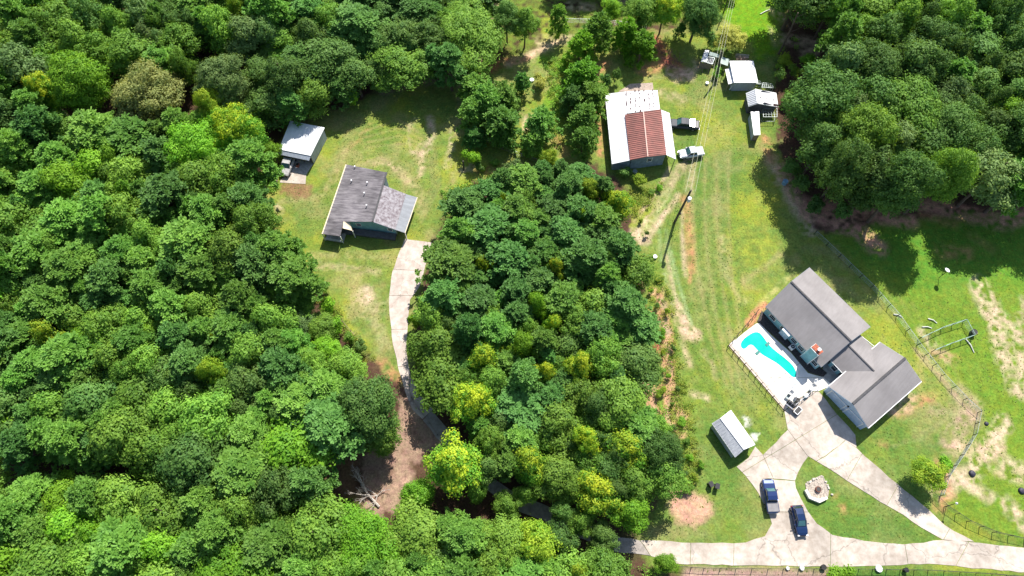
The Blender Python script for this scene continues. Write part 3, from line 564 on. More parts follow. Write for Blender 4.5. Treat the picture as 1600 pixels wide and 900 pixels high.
def window(parent, a, b, t, wdt, zc, hgt, inward, frame=TRIM, glass=GLASS, name='window'):
    a = Vector(a); b = Vector(b); d = (b-a).normalized(); n = Vector((-d.y, d.x, 0))
    if n.dot(Vector(inward)-a) > 0: n = -n
    c = lerp(a, b, t); c.z = 0
    mb = MB(); fw = 0.10
    for s_ in (-1, 1):
        mb.bar(c+d*(s_*wdt/2)+n*0.03+Vector((0, 0, zc-hgt/2)), c+d*(s_*wdt/2)+n*0.03+Vector((0, 0, zc+hgt/2)), fw)
        mb.bar(c-d*(wdt/2-fw/2)+n*0.035+Vector((0, 0, zc+s_*hgt/2)), c+d*(wdt/2-fw/2)+n*0.035+Vector((0, 0, zc+s_*hgt/2)), fw)
    mb.bar(c-d*(wdt/2-fw/2)+n*0.03+Vector((0, 0, zc)), c+d*(wdt/2-fw/2)+n*0.03+Vector((0, 0, zc)), 0.05)
    f = mb.build(name, frame, parent)
    g = MB(); q = [c-d*(wdt/2)+n*.012+Vector((0, 0, zc-hgt/2)), c+d*(wdt/2)+n*.012+Vector((0, 0, zc-hgt/2)), c+d*(wdt/2)+n*.012+Vector((0, 0, zc+hgt/2)), c-d*(wdt/2)+n*.012+Vector((0, 0, zc+hgt/2))]
    g.prism(q, [p-n*0.02 for p in q]); g.build('pane', glass, f)
def trimbar(parent, pts, mat, w_=0.1, h_=0.16, name='fascia', dz=-0.06):
    for p, q in pts:
        mb = MB(); mb.bar(Vector(p)+Vector((0, 0, dz)), Vector(q)+Vector((0, 0, dz)), w_, h_); mb.build(name, mat, parent)
def flat(v): return Vector((v.x, v.y, 0))
def inset(c, pts, k):
    """move roof corners towards the building's middle by k metres"""
    r = []
    for p in pts:
        d = flat(p)-flat(c); r.append(flat(p)-Vector((math.copysign(1, d.x), 0, 0))*0-d.normalized()*k)
    return r
def gable_house(par, FL, FR, BR, BL, RF, RB, roofL, roofR, wallm, inset_k=0.7, cap=True, capm=DARKTRIM, fascia=TRIM, walls='FRBL', th=0.14, ribs=0, ribm=None, wall_low=0.0):
    roof_plane(par, 'roof_slope', (FL, BL, RB, RF), roofL, th, ribs, rib_mat=ribm)
    roof_plane(par, 'roof_slope', (BR, FR, RF, RB), roofR, th, ribs, rib_mat=ribm)
    if cap:
        mb = MB(); mb.bar(RF+Vector((0, 0, .02)), RB+Vector((0, 0, .02)), 0.26, 0.07); mb.build('ridge_cap', capm, par)
    c = (FL+FR+BR+BL)/4
    if fascia:
        trimbar(par, [(FL, BL), (FR, BR)], fascia, dz=-0.1); trimbar(par, [(FL, RF), (RF, FR), (BL, RB), (RB, BR)], fascia, 0.07, 0.14, 'barge_board', dz=-0.1)
    w_ = inset(c, [FL, FR, BR, BL], inset_k); hz = FL.z-0.12; hr = RF.z-0.16
    f_ = lambda h, hh: h
    if 'F' in walls: wall(par, w_[0], w_[1], FL.z-th, FR.z-th, wallm, apex=(0.5, RF.z-th-0.06), inward=c)
    if 'B' in walls: wall(par, w_[2], w_[3], BR.z-th, BL.z-th, wallm, apex=(0.5, RB.z-th-0.06), inward=c)
    if 'R' in walls: wall(par, w_[1]+(w_[2]-w_[1]).normalized()*.13, w_[2]-(w_[2]-w_[1]).normalized()*.13, FR.z-th, BR.z-th, wallm, inward=c)
    if 'L' in walls: wall(par, w_[3]+(w_[0]-w_[3]).normalized()*.13, w_[0]-(w_[0]-w_[3]).normalized()*.13, BL.z-th, FL.z-th, wallm, inward=c)
    return w_

# ---- blue house by the pool: main block, link and garage are one building
house = thing('ranch_house', 'long blue house with grey shingle roof, clad chimney and angled garage beside the pool', 'house')
HE, HR = 2.7, 5.3
hS = P(1283.6, 573.5, HE); hW = P(1196.5, 479, HE); hN = P(1265, 418, HE); hE = P(1360, 510.5, HE); r1_ = P(1236.2, 440, HR); r2_ = P(1330, 533, HR)
gable_house(house, hW, hS, hE, hN, (hW+hN)/2, (hS+hE)/2, SH_GREY, SH_GREY, TEAL, walls='') if False else None
roof_plane(house, 'roof_slope', (hW, hS, r2_, r1_), SH_GREY, 0.15); roof_plane(house, 'roof_slope', (hE, hN, r1_, r2_), SH_GREY, 0.15)
mb = MB(); mb.bar(r1_+Vector((0, 0, .03)), r2_+Vector((0, 0, .03)), 0.3, 0.09); mb.build('ridge_cap', DARKTRIM, house)
trimbar(house, [(hW, hS), (hE, hN)], SLATE, dz=-0.12); trimbar(house, [(hW, r1_), (r1_, hN), (hS, r2_), (r2_, hE)], SLATE, .08, .16, 'barge_board', dz=-.12)
cc = (hS+hW+hN+hE)/4; iw = inset(cc, [hW, hS, hE, hN], 0.4)
wall(house, iw[0], iw[1], HE-.16, None, TEAL, inward=cc); wall(house, iw[2], iw[3], HE-.16, None, TEAL, inward=cc)
wall(house, iw[1], iw[2], HE-.16, None, TEAL, apex=(.5, HR-.25), inward=cc); wall(house, iw[3], iw[0], HE-.16, None, TEAL, apex=(.5, HR-.25), inward=cc)
for t_, wd in ((.14, 1.3), (.36, 1.6), (.55, 1.2), (.68, 1.2), (.93, 1.2)): window(house, iw[0], iw[1], t_, wd, 1.45, 1.2, cc)
# bay bumped out of the pool-side wall
dW = (iw[1]-iw[0]).normalized(); nW = Vector((-dW.y, dW.x, 0))
if nW.dot(cc-iw[0]) > 0: nW = -nW
b0 = lerp(iw[0], iw[1], .34); b1 = lerp(iw[0], iw[1], .47)
mb = MB(); q = [b0, b1, b1+nW*.55, b0+nW*.55]; mb.prism([(p.x, p.y, 2.35) for p in q], [(p.x, p.y, 0.3) for p in q]); mb.build('bay', BLUE, house)
mb = MB(); q = [b0, b1, b1+nW*.75, b0+nW*.75]; mb.slab([(p.x, p.y, 2.55 if i < 2 else 2.4) for i, p in enumerate(q)], .07); mb.build('bay_roof', TRIM, house)
# chimney, clad on the pool side, brick on top
c0, c1 = P(1249.8, 557, 0.05), P(1261, 569.3, 0.05); CH = 4.75
cd = (c1-c0); cn = Vector((-cd.y, cd.x, 0)).normalized(); cn = cn if cn.dot(cc-c0) > 0 else -cn
q = [c0, c1, c1+cn*1.15, c0+cn*1.15]
ch = MB(); ch.prism([(p.x, p.y, CH) for p in q], [(p.x, p.y, 0) for p in q]); cho = ch.build('chimney', TEAL, house)
mb = MB(); q2 = [c0+cn*.12, c1+cn*.12, c1+cn*1.12, c0+cn*1.12]; mb.prism([(p.x, p.y, CH+.16) for p in q2], [(p.x, p.y, CH+.002) for p in q2]); mb.build('brick_top', BRICK, cho)
mb = MB()
for i, j in ((0, 1), (1, 2), (2, 3), (3, 0)): mb.bar((q[i].x, q[i].y, CH-.02), (q[j].x, q[j].y, CH-.02), .09, .12)
mb.bar((q[0].x, q[0].y, 0.1), (q[0].x, q[0].y, CH-.1), .1); mb.bar((q[1].x, q[1].y, 0.1), (q[1].x, q[1].y, CH-.1), .1)
mb.build('corner_trim', TRIM, cho)
cm = (q2[0]+q2[1]+q2[2]+q2[3])/4+cd.normalized()*.2; mb = MB(); mb.disc((cm.x, cm.y, CH+.16), .2, .35, 14); mb.disc((cm.x, cm.y, CH+.56), .3, .05, 14); mb.bar((cm.x, cm.y, CH+.5), (cm.x, cm.y, CH+.58), .05); mb.build('flue_cap', WHITE, cho)
for px_, py_ in ((1255.5, 492), (1288.7, 503.5)):
    mb = MB(); p = P(px_, py_, 3.6); mb.tube([p-Vector((0, 0, .3)), p+Vector((0, 0, .35))], .07, 8); mb.build('vent_pipe', WHITE, house)
# garage wing
GE, GR = 2.95, 4.9
gFL = P(1294.4, 603.4, GE); gFR = P(1356.8, 668.9, GE); gBR = P(1440, 596, GE); gBL = P(1375, 534.5, GE); gRF = P(1332.3, 631, GR); gRB = P(1414.5, 559.5, GR)
roof_plane(house, 'garage_roof_slope', (gFL, gBL, gRB, gRF), SH_GREY, .15); roof_plane(house, 'garage_roof_slope', (gBR, gFR, gRF, gRB), SH_GREY, .15)
mb = MB(); mb.bar(gRF+Vector((0, 0, .03)), gRB+Vector((0, 0, .03)), .42, .05); mb.bar(gRF+Vector((0, 0, .075)), gRB+Vector((0, 0, .075)), .26, .04); mb.build('ridge_cap', DARKTRIM, house)
trimbar(house, [(gFL, gBL), (gFR, gBR)], TRIM, .13, .16); trimbar(house, [(gFL, gRF), (gRF, gFR), (gBL, gRB), (gRB, gBR)], BLUE, .08, .16, 'barge_board', -.12)
gc = (gFL+gFR+gBR+gBL)/4; gw = inset(gc, [gFL, gFR, gBR, gBL], 0.4)
wall(house, gw[0], gw[1], GE-.16, None, BLUE, apex=(.5, GR-.25), inward=gc, name='garage_wall'); wall(house, gw[1], gw[2], GE-.16, None, BLUE, inward=gc, name='garage_wall')
wall(house, gw[2], gw[3], GE-.16, None, BLUE, apex=(.5, GR-.25), inward=gc, name='garage_wall'); wall(house, gw[3], gw[0], GE-.16, None, BLUE, inward=gc, name='garage_wall')
dG = (gw[1]-gw[0]); LG = dG.length; dG.normalize(); nG = Vector((-dG.y, dG.x, 0)); nG = nG if nG.dot(gc-gw[0]) < 0 else -nG
for t_ in (.28, .73):
    ctr = gw[0]+dG*(LG*t_)
    mb = MB()
    for s_ in (-1, 1): mb.bar(ctr+dG*(s_*1.55)+nG*.06+Vector((0, 0, 0)), ctr+dG*(s_*1.55)+nG*.06+Vector((0, 0, 2.3)), .14)
    mb.bar(ctr-dG*1.62+nG*.062+Vector((0, 0, 2.37)), ctr+dG*1.62+nG*.062+Vector((0, 0, 2.37)), .14)
    dr = mb.build('garage_door', TRIM, house)
    for k in range(5):
        mb = MB(); a_ = ctr-dG*1.46+nG*.05; b_ = ctr+dG*1.46+nG*.05; mb.bar(a_+Vector((0, 0, .28+k*.44)), b_+Vector((0, 0, .28+k*.44)), .05, .41); mb.build('panel', BLUE, dr)
mb = MB(); c_ = gw[0]+dG*(LG*.5)+nG*.1; mb.box((c_.x, c_.y, 2.6), (.2, .2, .3)); mb.build('wall_lamp', DARK, house)
mb = MB(); q = [gw[0]+nG*.02, gw[0]+dG*1.3+nG*.02, gw[0]+dG*1.3+nG*.9, gw[0]+nG*.9]
# link between the two blocks
nv = (gBL-gFL).cross(gRF-gFL).normalized()
def on_plane(px_, py_, p0, n):
    o = Vector((0, 0, CAM_H)); d = P(px_, py_, 0)-o; t_ = (p0-o).dot(n)/d.dot(n); return o+d*t_
lr1 = on_plane(1366, 580, gFL, nv); LZ = lr1.z+0.05; lr0 = P(1318, 532, LZ)
dl = (lr1-P(1328.8, 542.5, LZ)).normalized(); lr0 = P(1328.8, 542.5, LZ)-dl*3.0; lrE = lr1+dl*0.6
LE = 2.75
sw0 = P(1298.8, 563.8, LE); sw1 = P(1316.2, 582.5, LE); ne0 = P(1346.2, 525, LE); ne1 = P(1366.2, 541, LE)
dsw = Vector((dl.x, dl.y, 0)).normalized()
roof_plane(house, 'link_roof_slope', (sw0-dsw*1.0, sw0+dsw*((lrE-sw0).dot(dsw)), lrE, lr0), SH_GREY, .1)
roof_plane(house, 'link_roof_slope', (ne0+dsw*((lrE-ne0).dot(dsw)), ne0-dsw*1.0, lr0, lrE), SH_GREY, .1)
mb = MB(); mb.bar(lr0+Vector((0, 0, .03)), lr1+Vector((0, 0, .03)), .22, .07); mb.build('ridge_cap', DARKTRIM, house)
lc = (sw0+ne1)/2; il = inset(lc, [sw0, sw1, ne1, ne0], .6)
wall(house, il[0], il[1], LE-.12, None, TEAL, inward=lc, name='link_wall'); wall(house, il[2], il[3], LE-.12, None, TEAL, inward=lc, name='link_wall')
window(house, il[0], il[1], .5, 1.0, 1.1, 2.0, lc, name='side_door')
trimbar(house, [(sw0, sw1), (ne0, ne1)], TRIM, .08, .12, dz=-.08)

# ---- weathered house in the left clearing
Z5 = lambda x, y, h=0.0: P(480+x/5.625, 240+y/5.625, h)
cott = thing('cottage', 'low house with a streaked dark shingle roof and a front porch in the left clearing', 'house')
lB = Z5(342, 95, 2.5); lF = Z5(132, 705, 2.5); rB = Z5(698, 165, 4.5); rF = Z5(575, 598, 4.5)
lM = lerp(lB, lF, .80); 
# left slope reaches the ridge; its front part stops short where the porch begins
dr = (rF-rB).normalized(); dn = (lF-lB).normalized()
e_mid = lB+dn*((lF-lB).length*0.83)
roof_plane(cott, 'roof_slope', (lB, e_mid, rF, rB), SH_BROWN, .14)
m1 = Z5(868, 355, 3.0); m2 = Z5(775, 668, 3.0); rM = rB+(rF-rB)*0.26
roof_plane(cott, 'roof_slope', (m2, m1, rM, rF), SH_MOTTLE, .14)
o1 = Z5(968, 385, 2.35); o2 = Z5(860, 697, 2.35)
roof_plane(cott, 'lean_to_roof', (o2, o1, m1-Vector((0, 0, .06)), m2-Vector((0, 0, .06))), ROLLROOF, .1)
mb = MB(); mb.bar(rB+Vector((0, 0, .03)), rF+Vector((0, 0, .03)), .34, .07); mb.build('ridge_cap', DARKTRIM, cott)
trimbar(cott, [(lB, lF)], TRIM_C, .2, .14, 'fascia', -.04); trimbar(cott, [(o1, o2)], TRIM_C, .12, .12, 'fascia', -.04)
trimbar(cott, [(rF, m2)], SLATE, .08, .14, 'barge_board', -.1)
# porch roof carried forward from the left slope, with its own small gable
pA = e_mid-Vector((0, 0, 0)); pB = lF; pr0 = lerp(e_mid, rF, .42); pr1 = Z5(290, 727, 2.62); pk = Z5(318, 596, 3.35)
g1 = Z5(398, 678, 2.55); g0 = Z5(312, 655, 3.2)
roof_plane(cott, 'porch_roof', (pA+Vector((0, 0, -.02)), pB, pr1, pk), SH_BROWN, .12)
mb = MB(); mb.slab([pk, g0, g1, Z5(372, 607, 3.1)], .1); mb.build('porch_gable_roof', TRIM_C, cott)
w0, w1, w2, w3 = [flat(p) for p in (lB, e_mid, rF, rB)]
lc = (flat(lB)+flat(m2))/2
perp = (w2-w1).normalized()
wl0 = w0+(w3-w0).normalized()*.5+(w1-w0).normalized()*.5; wl1 = w1+perp*.5+(w0-w1).normalized()*.4
wall(cott, wl0, wl1, 2.45, None, SLATE, inward=lc)
wf1 = flat(m2)-(flat(m2)-w2).normalized()*.3+(w3-w2).normalized()*.5; wf0 = wl1
wrf = w2+(w3-w2).normalized()*.5
wall(cott, wf0, wrf, 2.55, 4.3, TEAL, inward=lc); wall(cott, wrf, wf1, 4.3, 2.8, TEAL, inward=lc)
wb1 = flat(m1)-(flat(m1)-flat(rM)).normalized()*.3-(w3-w2).normalized()*.4
wall(cott, wf1, wb1, 2.8, None, SLATE, inward=lc); wall(cott, wb1, flat(rM)-(w3-w2).normalized()*.4, 2.8, 4.2, SLATE, inward=lc)
wall(cott, w3-(w3-w2).normalized()*.4-(w3-w0).normalized()*.2, flat(rM)-(w3-w2).normalized()*.4-(w3-w0).normalized()*.2, 4.2, None, SLATE, inward=lc)
wall(cott, wl0, w3-(w3-w2).normalized()*.4-(w3-w0).normalized()*.2, 2.45, 4.2, SLATE, inward=lc)
window(cott, wf0, wrf, .62, .9, 1.9, 1.0, lc); window(cott, wrf, wf1, .72, .9, 1.7, 1.0, lc); window(cott, wf0, wrf, .25, 1.0, 1.25, 2.0, lc, name='front_door')
# deck in front of the gable wall and porch posts
mb = MB(); q = [wf0, wf1, wf1-(w3-w2).normalized()*1.3, wf0-(w3-w2).normalized()*1.3]; mb.prism([(p.x, p.y, .45) for p in q], [(p.x, p.y, 0) for p in q]); dk = mb.build('porch_deck', surf('deck_boards', (.13, .12, .12, 1), rough=.8, scale=2), cott)
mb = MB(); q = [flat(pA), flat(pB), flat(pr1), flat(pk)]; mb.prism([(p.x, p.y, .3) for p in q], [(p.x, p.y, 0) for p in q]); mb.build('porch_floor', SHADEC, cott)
for p in (lF, pr1, g1, o2):
    mb = MB(); mb.bar((p.x, p.y, 0), (p.x, p.y, p.z-.13), .14); mb.build('porch_post', TRIM, cott)
mb = MB(); mb.bar(flat(lF)+Vector((0, 0, .9)), flat(pr1)+Vector((0, 0, .9)), .07); mb.bar(flat(lF)+Vector((0, 0, .45)), flat(pr1)+Vector((0, 0, .45)), .07)
mb.build('porch_rail', TRIM, cott)
for x_, y_ in ((422, 122), (392, 245), (530, 262), (505, 355), (525, 462)):
    mb = MB(); t_ = .5; p = on_plane(480+x_/5.625, 240+y_/5.625, lB, (lF-lB).cross(rB-lB).normalized()); mb.tube([p-Vector((0, 0, .1)), p+Vector((0, 0, .45))], .08, 8)
    mb.disc(p+Vector((0, 0, .42)), .14, .08, 10); mb.build('vent_pipe', WHITE, cott)
# ---- carport / machine shed beside the left wood
Z7 = lambda x, y, h=0.0: P(420+x/7.5, 180+y/7.5, h)
cp = thing('machine_shed', 'open fronted metal shed half in shade at the edge of the left wood', 'shed')
a_, b_, c_, d_ = Z7(250, 65, 3.3), Z7(655, 145, 3.3), Z7(490, 475, 3.0), Z7(118, 400, 3.0)
roof_plane(cp, 'roof', (d_, c_, b_, a_), METAL_W, .08, 9, .06, .03)
e1, e2 = Z7(472, 533, 2.45), Z7(112, 458, 2.45)
roof_plane(cp, 'awning', (e2, e1, c_-Vector((0, 0, .1)), d_-Vector((0, 0, .1))), GREYWALL, .05, 5, .06, .05)
cq = (a_+c_)/2; iq = inset(cq, [a_, b_, c_, d_], .35)
wall(cp, iq[1], iq[2], 3.15, 2.85, GREYWALL, inward=cq, th=.06); wall(cp, iq[0], iq[1], 3.15, None, GREYWALL, inward=cq, th=.06); wall(cp, iq[3], iq[0], 2.85, 3.15, GREYWALL, inward=cq, th=.06)
for t_ in (0.02, .35, .68, .98):
    p = lerp(iq[3], iq[2], t_); mb = MB(); mb.bar(p, p+Vector((0, 0, 2.8)), .12); mb.build('post', WOOD, cp)
pad = ring_poly('shed_apron', [Z7(*q) for q in [(235, 665), (440, 695), (430, 808), (130, 790), (140, 760)]], .06, CONC, None, .2); tag(pad, kind='structure')
flo = ring_poly('shed_floor', [iq[0], iq[1], iq[2], Z7(500, 600), Z7(440, 693), Z7(236, 662), iq[3]], .03, SHADEC, None, .1); tag(flo, kind='structure')  # floor darkened in colour out to the edge of the shed's shade
# ---- garden shed by the parking court
Z8 = lambda x, y, h=0.0: P(1090+x/8.18, 630+y/8.18, h)
gs = thing('garden_shed', 'small shed with a white metal gable roof, shaded side coloured grey, by the parking court', 'shed')
sE, sR = 2.05, 2.85
gable_house(gs, Z8(482, 688, sE), Z8(735, 530, sE), Z8(425, 90, sE), Z8(187, 258, sE), Z8(596, 590, sR), Z8(296, 190, sR), METAL_G, METAL_W, GREYWALL, .25, cap=True, capm=METAL_W, fascia=METAL_W, th=.06, ribs=12)  # left slope in grey metal stands for shade, right in white for sun
# ---- workshop barn with red centre roof
Z6 = lambda x, y, h=0.0: P(930+x/5.293, 120+y/5.293, h)
ws = thing('workshop_barn', 'workshop with a red corrugated centre roof flanked by white metal lean-to roofs', 'barn')
rr0, rr1 = Z6(398, 290, 4.5), Z6(435, 660, 4.5)
le0, le1 = Z6(246, 312, 3.75), Z6(287, 688, 3.75); re0, re1 = Z6(545, 268, 3.75), Z6(590, 643, 3.75)
roof_plane(ws, 'red_roof_slope', (le1, le0, rr0, rr1), METAL_R, .06, corr=24, corr_a=.06); roof_plane(ws, 'red_roof_slope', (re0, re1, rr1, rr0), METAL_R, .06, corr=24, corr_a=.06)
mb = MB(); mb.bar(rr0+Vector((0, 0, .07)), rr1+Vector((0, 0, .07)), .22, .04); mb.build('ridge_cap', surf('faded_red_cap', (.36, .17, .13, 1), rough=.5), ws)
lo1, lo0 = Z6(138, 722, 2.5), Z6(80, 143, 2.5); li0 = Z6(248, 122, 3.5); li1 = Z6(287, 690, 3.6)
roof_plane(ws, 'lean_to_roof', (lo1, lo0, li0, li1), METAL_W, .08, 14, .05, .03)
ro0, ro1 = Z6(615, 300, 2.7), Z6(668, 682, 2.7)
roof_plane(ws, 'lean_to_roof', (ro0, ro1, re1-Vector((0, 0, .12)), re0-Vector((0, 0, .12))), METAL_W, .08, 9, .05, .03)
bk0, bk1, bk2, bk3 = Z6(248, 121, 3.45), Z6(515, 110, 3.3), Z6(536, 268, 3.3), Z6(250, 305, 3.45)
rp = roof_plane(ws, 'back_roof', (bk1, bk2, bk3, bk0), METAL_RUST, .08)
RUST = surf('rust', (.075, .035, .035, 1), rough=.9, scale=8, var=.4)
bn = (bk2-bk1).cross(bk0-bk1).normalized(); bn = bn if bn.z > 0 else -bn
for i in range(7):
    s_ = .03+i*.135
    for k in range(random.randint(9, 13) if i < 5 else 8):
        t_ = random.random(); c = lerp(lerp(bk0, bk3, t_), lerp(bk1, bk2, t_), s_)+bn*.005; u_ = (bk3-bk0).normalized(); v_ = (bk1-bk0).normalized()
        l_ = random.uniform(.12, .5 if i else .9); w__ = random.uniform(.07, .15)
        mb = MB(); sh = random.uniform(-.1, .1); n_ = 7
        mb.slab([c+u_*(math.cos(2*math.pi*q/n_)*l_*random.uniform(.7, 1.1))+v_*(math.sin(2*math.pi*q/n_)*w__*random.uniform(.6, 1.3)+sh)+bn*.006 for q in range(n_)], .008)
        mb.build('rust_patch', RUST, rp)
wc_ = (le0+re1)/2; wi = [flat(le1), flat(re1), flat(bk2), flat(bk3)]
dxw = (flat(re1)-flat(le1)).normalized(); dyw = (flat(le0)-flat(le1)).normalized()
wa = flat(li1)+dxw*0.3+dyw*.3; wbb = flat(re1)-dxw*.05+dyw*.3
wall(ws, flat(lo1)+dxw*.3+dyw*.3, wa, 2.4, 3.4, SLATE, inward=wc_); wall(ws, wa+dxw*.13, wbb, 3.6, 3.6, SLATE, apex=(.5, 4.35), inward=wc_)
wall(ws, flat(lo1)+dxw*.3+dyw*.45, flat(lo0)+dxw*.3-dyw*.3, 2.4, 2.4, GREYWALL, inward=wc_)
wall(ws, flat(lo0)+dxw*.45-dyw*.3, flat(bk1)-dxw*.3-dyw*.3, 2.5, 3.2, GREYWALL, inward=wc_); wall(ws, flat(bk1)-dxw*.3-dyw*.45, flat(bk2)-dxw*.3, 3.15, 3.1, GREYWALL, inward=wc_)
wall(ws, wbb+dyw*.13, flat(re0)-dxw*.05, 3.6, 3.6, GREYWALL, inward=wc_)
window(ws, wa+dxw*.13, wbb, .55, .95, 2.3, 1.1, wc_)
for t_ in (.02, .34, .66, .98):
    p = flat(lerp(ro0, ro1, t_))-dxw*.1; mb = MB(); mb.bar(p, p+Vector((0, 0, 2.6)), .12); mb.build('post', WOOD, ws)
bp_ = ring_poly('concrete_apron', [Z6(*q) for q in [(190, 125), (290, 60), (475, 50), (482, 112), (250, 122)]], .07, surf('old_concrete', (.42, .33, .27, 1), rough=.9, scale=1.5, var=.2), None, .2); tag(bp_, kind='structure')
# ---- white shed, barn and coops in the top right corner of the field
Zt = lambda x, y, h=0.0: P(1080+x/10, 60+y/10, h)
wsd = thing('white_shed', 'square flat roofed white shed with a grey front wall beside the bird coops', 'shed')
q = [Zt(670, 690, 2.75), Zt(1045, 690, 2.75), Zt(972, 350, 2.95), Zt(600, 352, 2.95)]
roof_plane(wsd, 'roof', q, METAL_W, .08, 8, .05, .025); qc = (q[0]+q[2])/2; qi = inset(qc, q, .3)
for i in range(4): wall(wsd, qi[i], qi[(i+1) % 4], (2.62, 2.62, 2.85, 2.85)[i], (2.62, 2.85, 2.85, 2.62)[i], GREYWALL, inward=qc, th=.06)
q = [Zt(582, 715, 2.1), Zt(676, 690, 2.3), Zt(622, 470, 2.3), Zt(530, 482, 2.1)]; roof_plane(wsd, 'side_roof', q, METAL_W, .06)
for p in (q[0], q[3]): mb = MB(); mb.bar(flat(p), p-Vector((0, 0, .07)), .1); mb.build('post', WOOD, wsd)
mb = MB(); a_ = Zt(640, 735, 1.4); mb.bar(a_, Zt(595, 805, .1), .12); mb.build('downpipe', WHITE, wsd)
Zb = lambda x, y, h=0.0: P(1110+x/10, 130+y/10, h)
br = thing('hay_barn', 'small barn with a ribbed metal gable roof spotted with rust beside the long white lean-to', 'barn')
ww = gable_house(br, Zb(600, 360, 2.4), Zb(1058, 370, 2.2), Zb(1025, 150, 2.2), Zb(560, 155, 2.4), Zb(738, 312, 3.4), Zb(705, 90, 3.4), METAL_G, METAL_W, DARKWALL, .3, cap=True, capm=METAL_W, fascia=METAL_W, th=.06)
mb = MB(); eL0, eL1, rL0, rL1 = Zb(600, 360, 2.4), Zb(560, 155, 2.4), Zb(738, 312, 3.4), Zb(705, 90, 3.4)
for i in range(8):
    t_ = (i+.5)/8; mb.bar(lerp(eL0, eL1, t_)+Vector((0, 0, .03)), lerp(rL0, rL1, t_)+Vector((0, 0, .03)), .16, .06)
mb.build('roof_ribs', METAL_W, br)['kind'] = 'stuff'
eR0, eR1 = Zb(1058, 370, 2.2), Zb(1025, 150, 2.2); nb_ = (eR1-eR0).cross(rL0-eR0).normalized(); nb_ = nb_ if nb_.z > 0 else -nb_
for x_, y_, s_ in ((745, 165, .12), (780, 220, .28), (820, 225, .12), (880, 242, .14), (920, 240, .14), (985, 248, .2), (925, 182, .12), (990, 268, .15), (775, 305, .14), (825, 315, .16), (895, 330, .14), (1020, 335, .55), (1045, 350, .4), (1005, 350, .3)):
    c = on_plane(1110+x_/10, 130+y_/10, eR0, nb_)+nb_*.012; mb = MB(); mb.slab([c+Vector((math.cos(k*.9)*s_*random.uniform(.7, 1.3), math.sin(k*.9)*s_*random.uniform(.3, .8), 0))+nb_*.0 for k in range(7)], .01)
    o_ = mb.build('rust_patch', RUST, br); 
    for v in o_.data.vertices: v.co.z = c.z+.01-(nb_.x*(v.co.x-c.x)+nb_.y*(v.co.y-c.y))/nb_.z
ll = thing('long_lean_to', 'narrow white roofed lean-to in front of the rust spotted barn', 'shed')
q = [Zb(680, 812, 2.0), Zb(780, 806, 2.1), Zb(760, 440, 2.1), Zb(630, 446, 2.0)]; roof_plane(ll, 'roof', q, METAL_W, .06, 3, .05, .02)
qc = (q[0]+q[2])/2; qi = inset(qc, q, .2)
wall(ll, qi[3], qi[0], 1.9, None, GREYWALL, inward=qc, th=.05); wall(ll, qi[0], qi[1], 1.9, 2.0, WOOD, inward=qc, th=.05); wall(ll, qi[1], qi[2], 2.0, None, GREYWALL, inward=qc, th=.05)
def pen(name, label, pts, h, mat=FENCEW, step=.7, top=True):
    p_ = thing(name, label, 'animal pen')
    n = len(pts); fr = MB(); wi_ = MB()
    for i in range(n):
        a_, b_ = pts[i], pts[(i+1) % n]
        mb = MB(); mb.bar(a_, a_+Vector((0, 0, h)), .08); mb.build('post', mat, p_)
        fr.bar(a_+Vector((0, 0, h)), b_+Vector((0, 0, h)), .06); fr.bar(a_+Vector((0, 0, .1)), b_+Vector((0, 0, .1)), .04)
        L_ = (b_-a_).length
        for k in range(1, int(L_/.35)): c = lerp(a_, b_, k/int(L_/.35)); wi_.bar(c+Vector((0, 0, .1)), c+Vector((0, 0, h)), .015)
    if top and n == 4:
        for k in range(1, 5): fr.bar(lerp(pts[0], pts[1], k/5)+Vector((0, 0, h)), lerp(pts[3], pts[2], k/5)+Vector((0, 0, h)), .03)
        for k in range(1, 3): fr.bar(lerp(pts[1], pts[2], k/3)+Vector((0, 0, h-.05)), lerp(pts[0], pts[3], k/3)+Vector((0, 0, h-.05)), .03)
    fr.build('frame', mat, p_); o = wi_.build('wire', mat, p_); o['kind'] = 'stuff'; return p_
pen('wire_pen', 'wire pen with a gridded top on the south side of the rust spotted barn', [Zb(790, 600), Zb(1000, 600), Zb(1000, 470), Zb(780, 475)], 1.5)
pen('wire_pen', 'wire pen with a pale frame behind the rust spotted barn', [Zb(770, 130), Zb(950, 140), Zb(930, 80), Zb(790, 60)], 1.3)
pen('wire_pen', 'small empty wire pen between the white shed and the rust spotted barn', [Zb(680, 60), Zb(770, 65), Zb(760, 20), Zb(690, 10)], 1.0)
coop = thing('bird_coop', 'small bird coop with narrow white roof and wire run left of the white shed', 'coop')
q = [Zt(150, 362, 1.9), Zt(240, 372, 2.1), Zt(282, 185, 2.1), Zt(218, 180, 1.9)]; roof_plane(coop, 'roof', q, METAL_W, .05)
bq = [flat(q[0]), flat(Zt(330, 400, 1.6)), flat(Zt(365, 305, 1.6)), flat(q[3])]
bc = sum(bq, Vector())/4
for i in range(4): wall(coop, bq[i], bq[(i+1) % 4], 1.5, None, WOOD if i == 0 else DARKWALL, inward=bc, th=.05)
fr = MB(); t4 = [Zt(240, 378, 1.65), Zt(332, 402, 1.65), Zt(367, 305, 1.65), Zt(265, 290, 1.65)]
for i in range(4): fr.bar(t4[i], t4[(i+1) % 4], .1)
for k in range(1, 4): fr.bar(lerp(t4[0], t4[1], k/4), lerp(t4[3], t4[2], k/4), .03)
fr.build('run_frame', FENCEW, coop)
mb = MB(); mb.slab([(v.x, v.y, 1.52) for v in t4], .04); mb.build('run_floor', DARKWALL, coop)
for x_, y_ in ((175, 540), (270, 560)): mb = MB(); mb.bar(Zt(x_, y_-70, .9), Zt(x_, y_), .08); mb.build('leg', WOOD, coop)
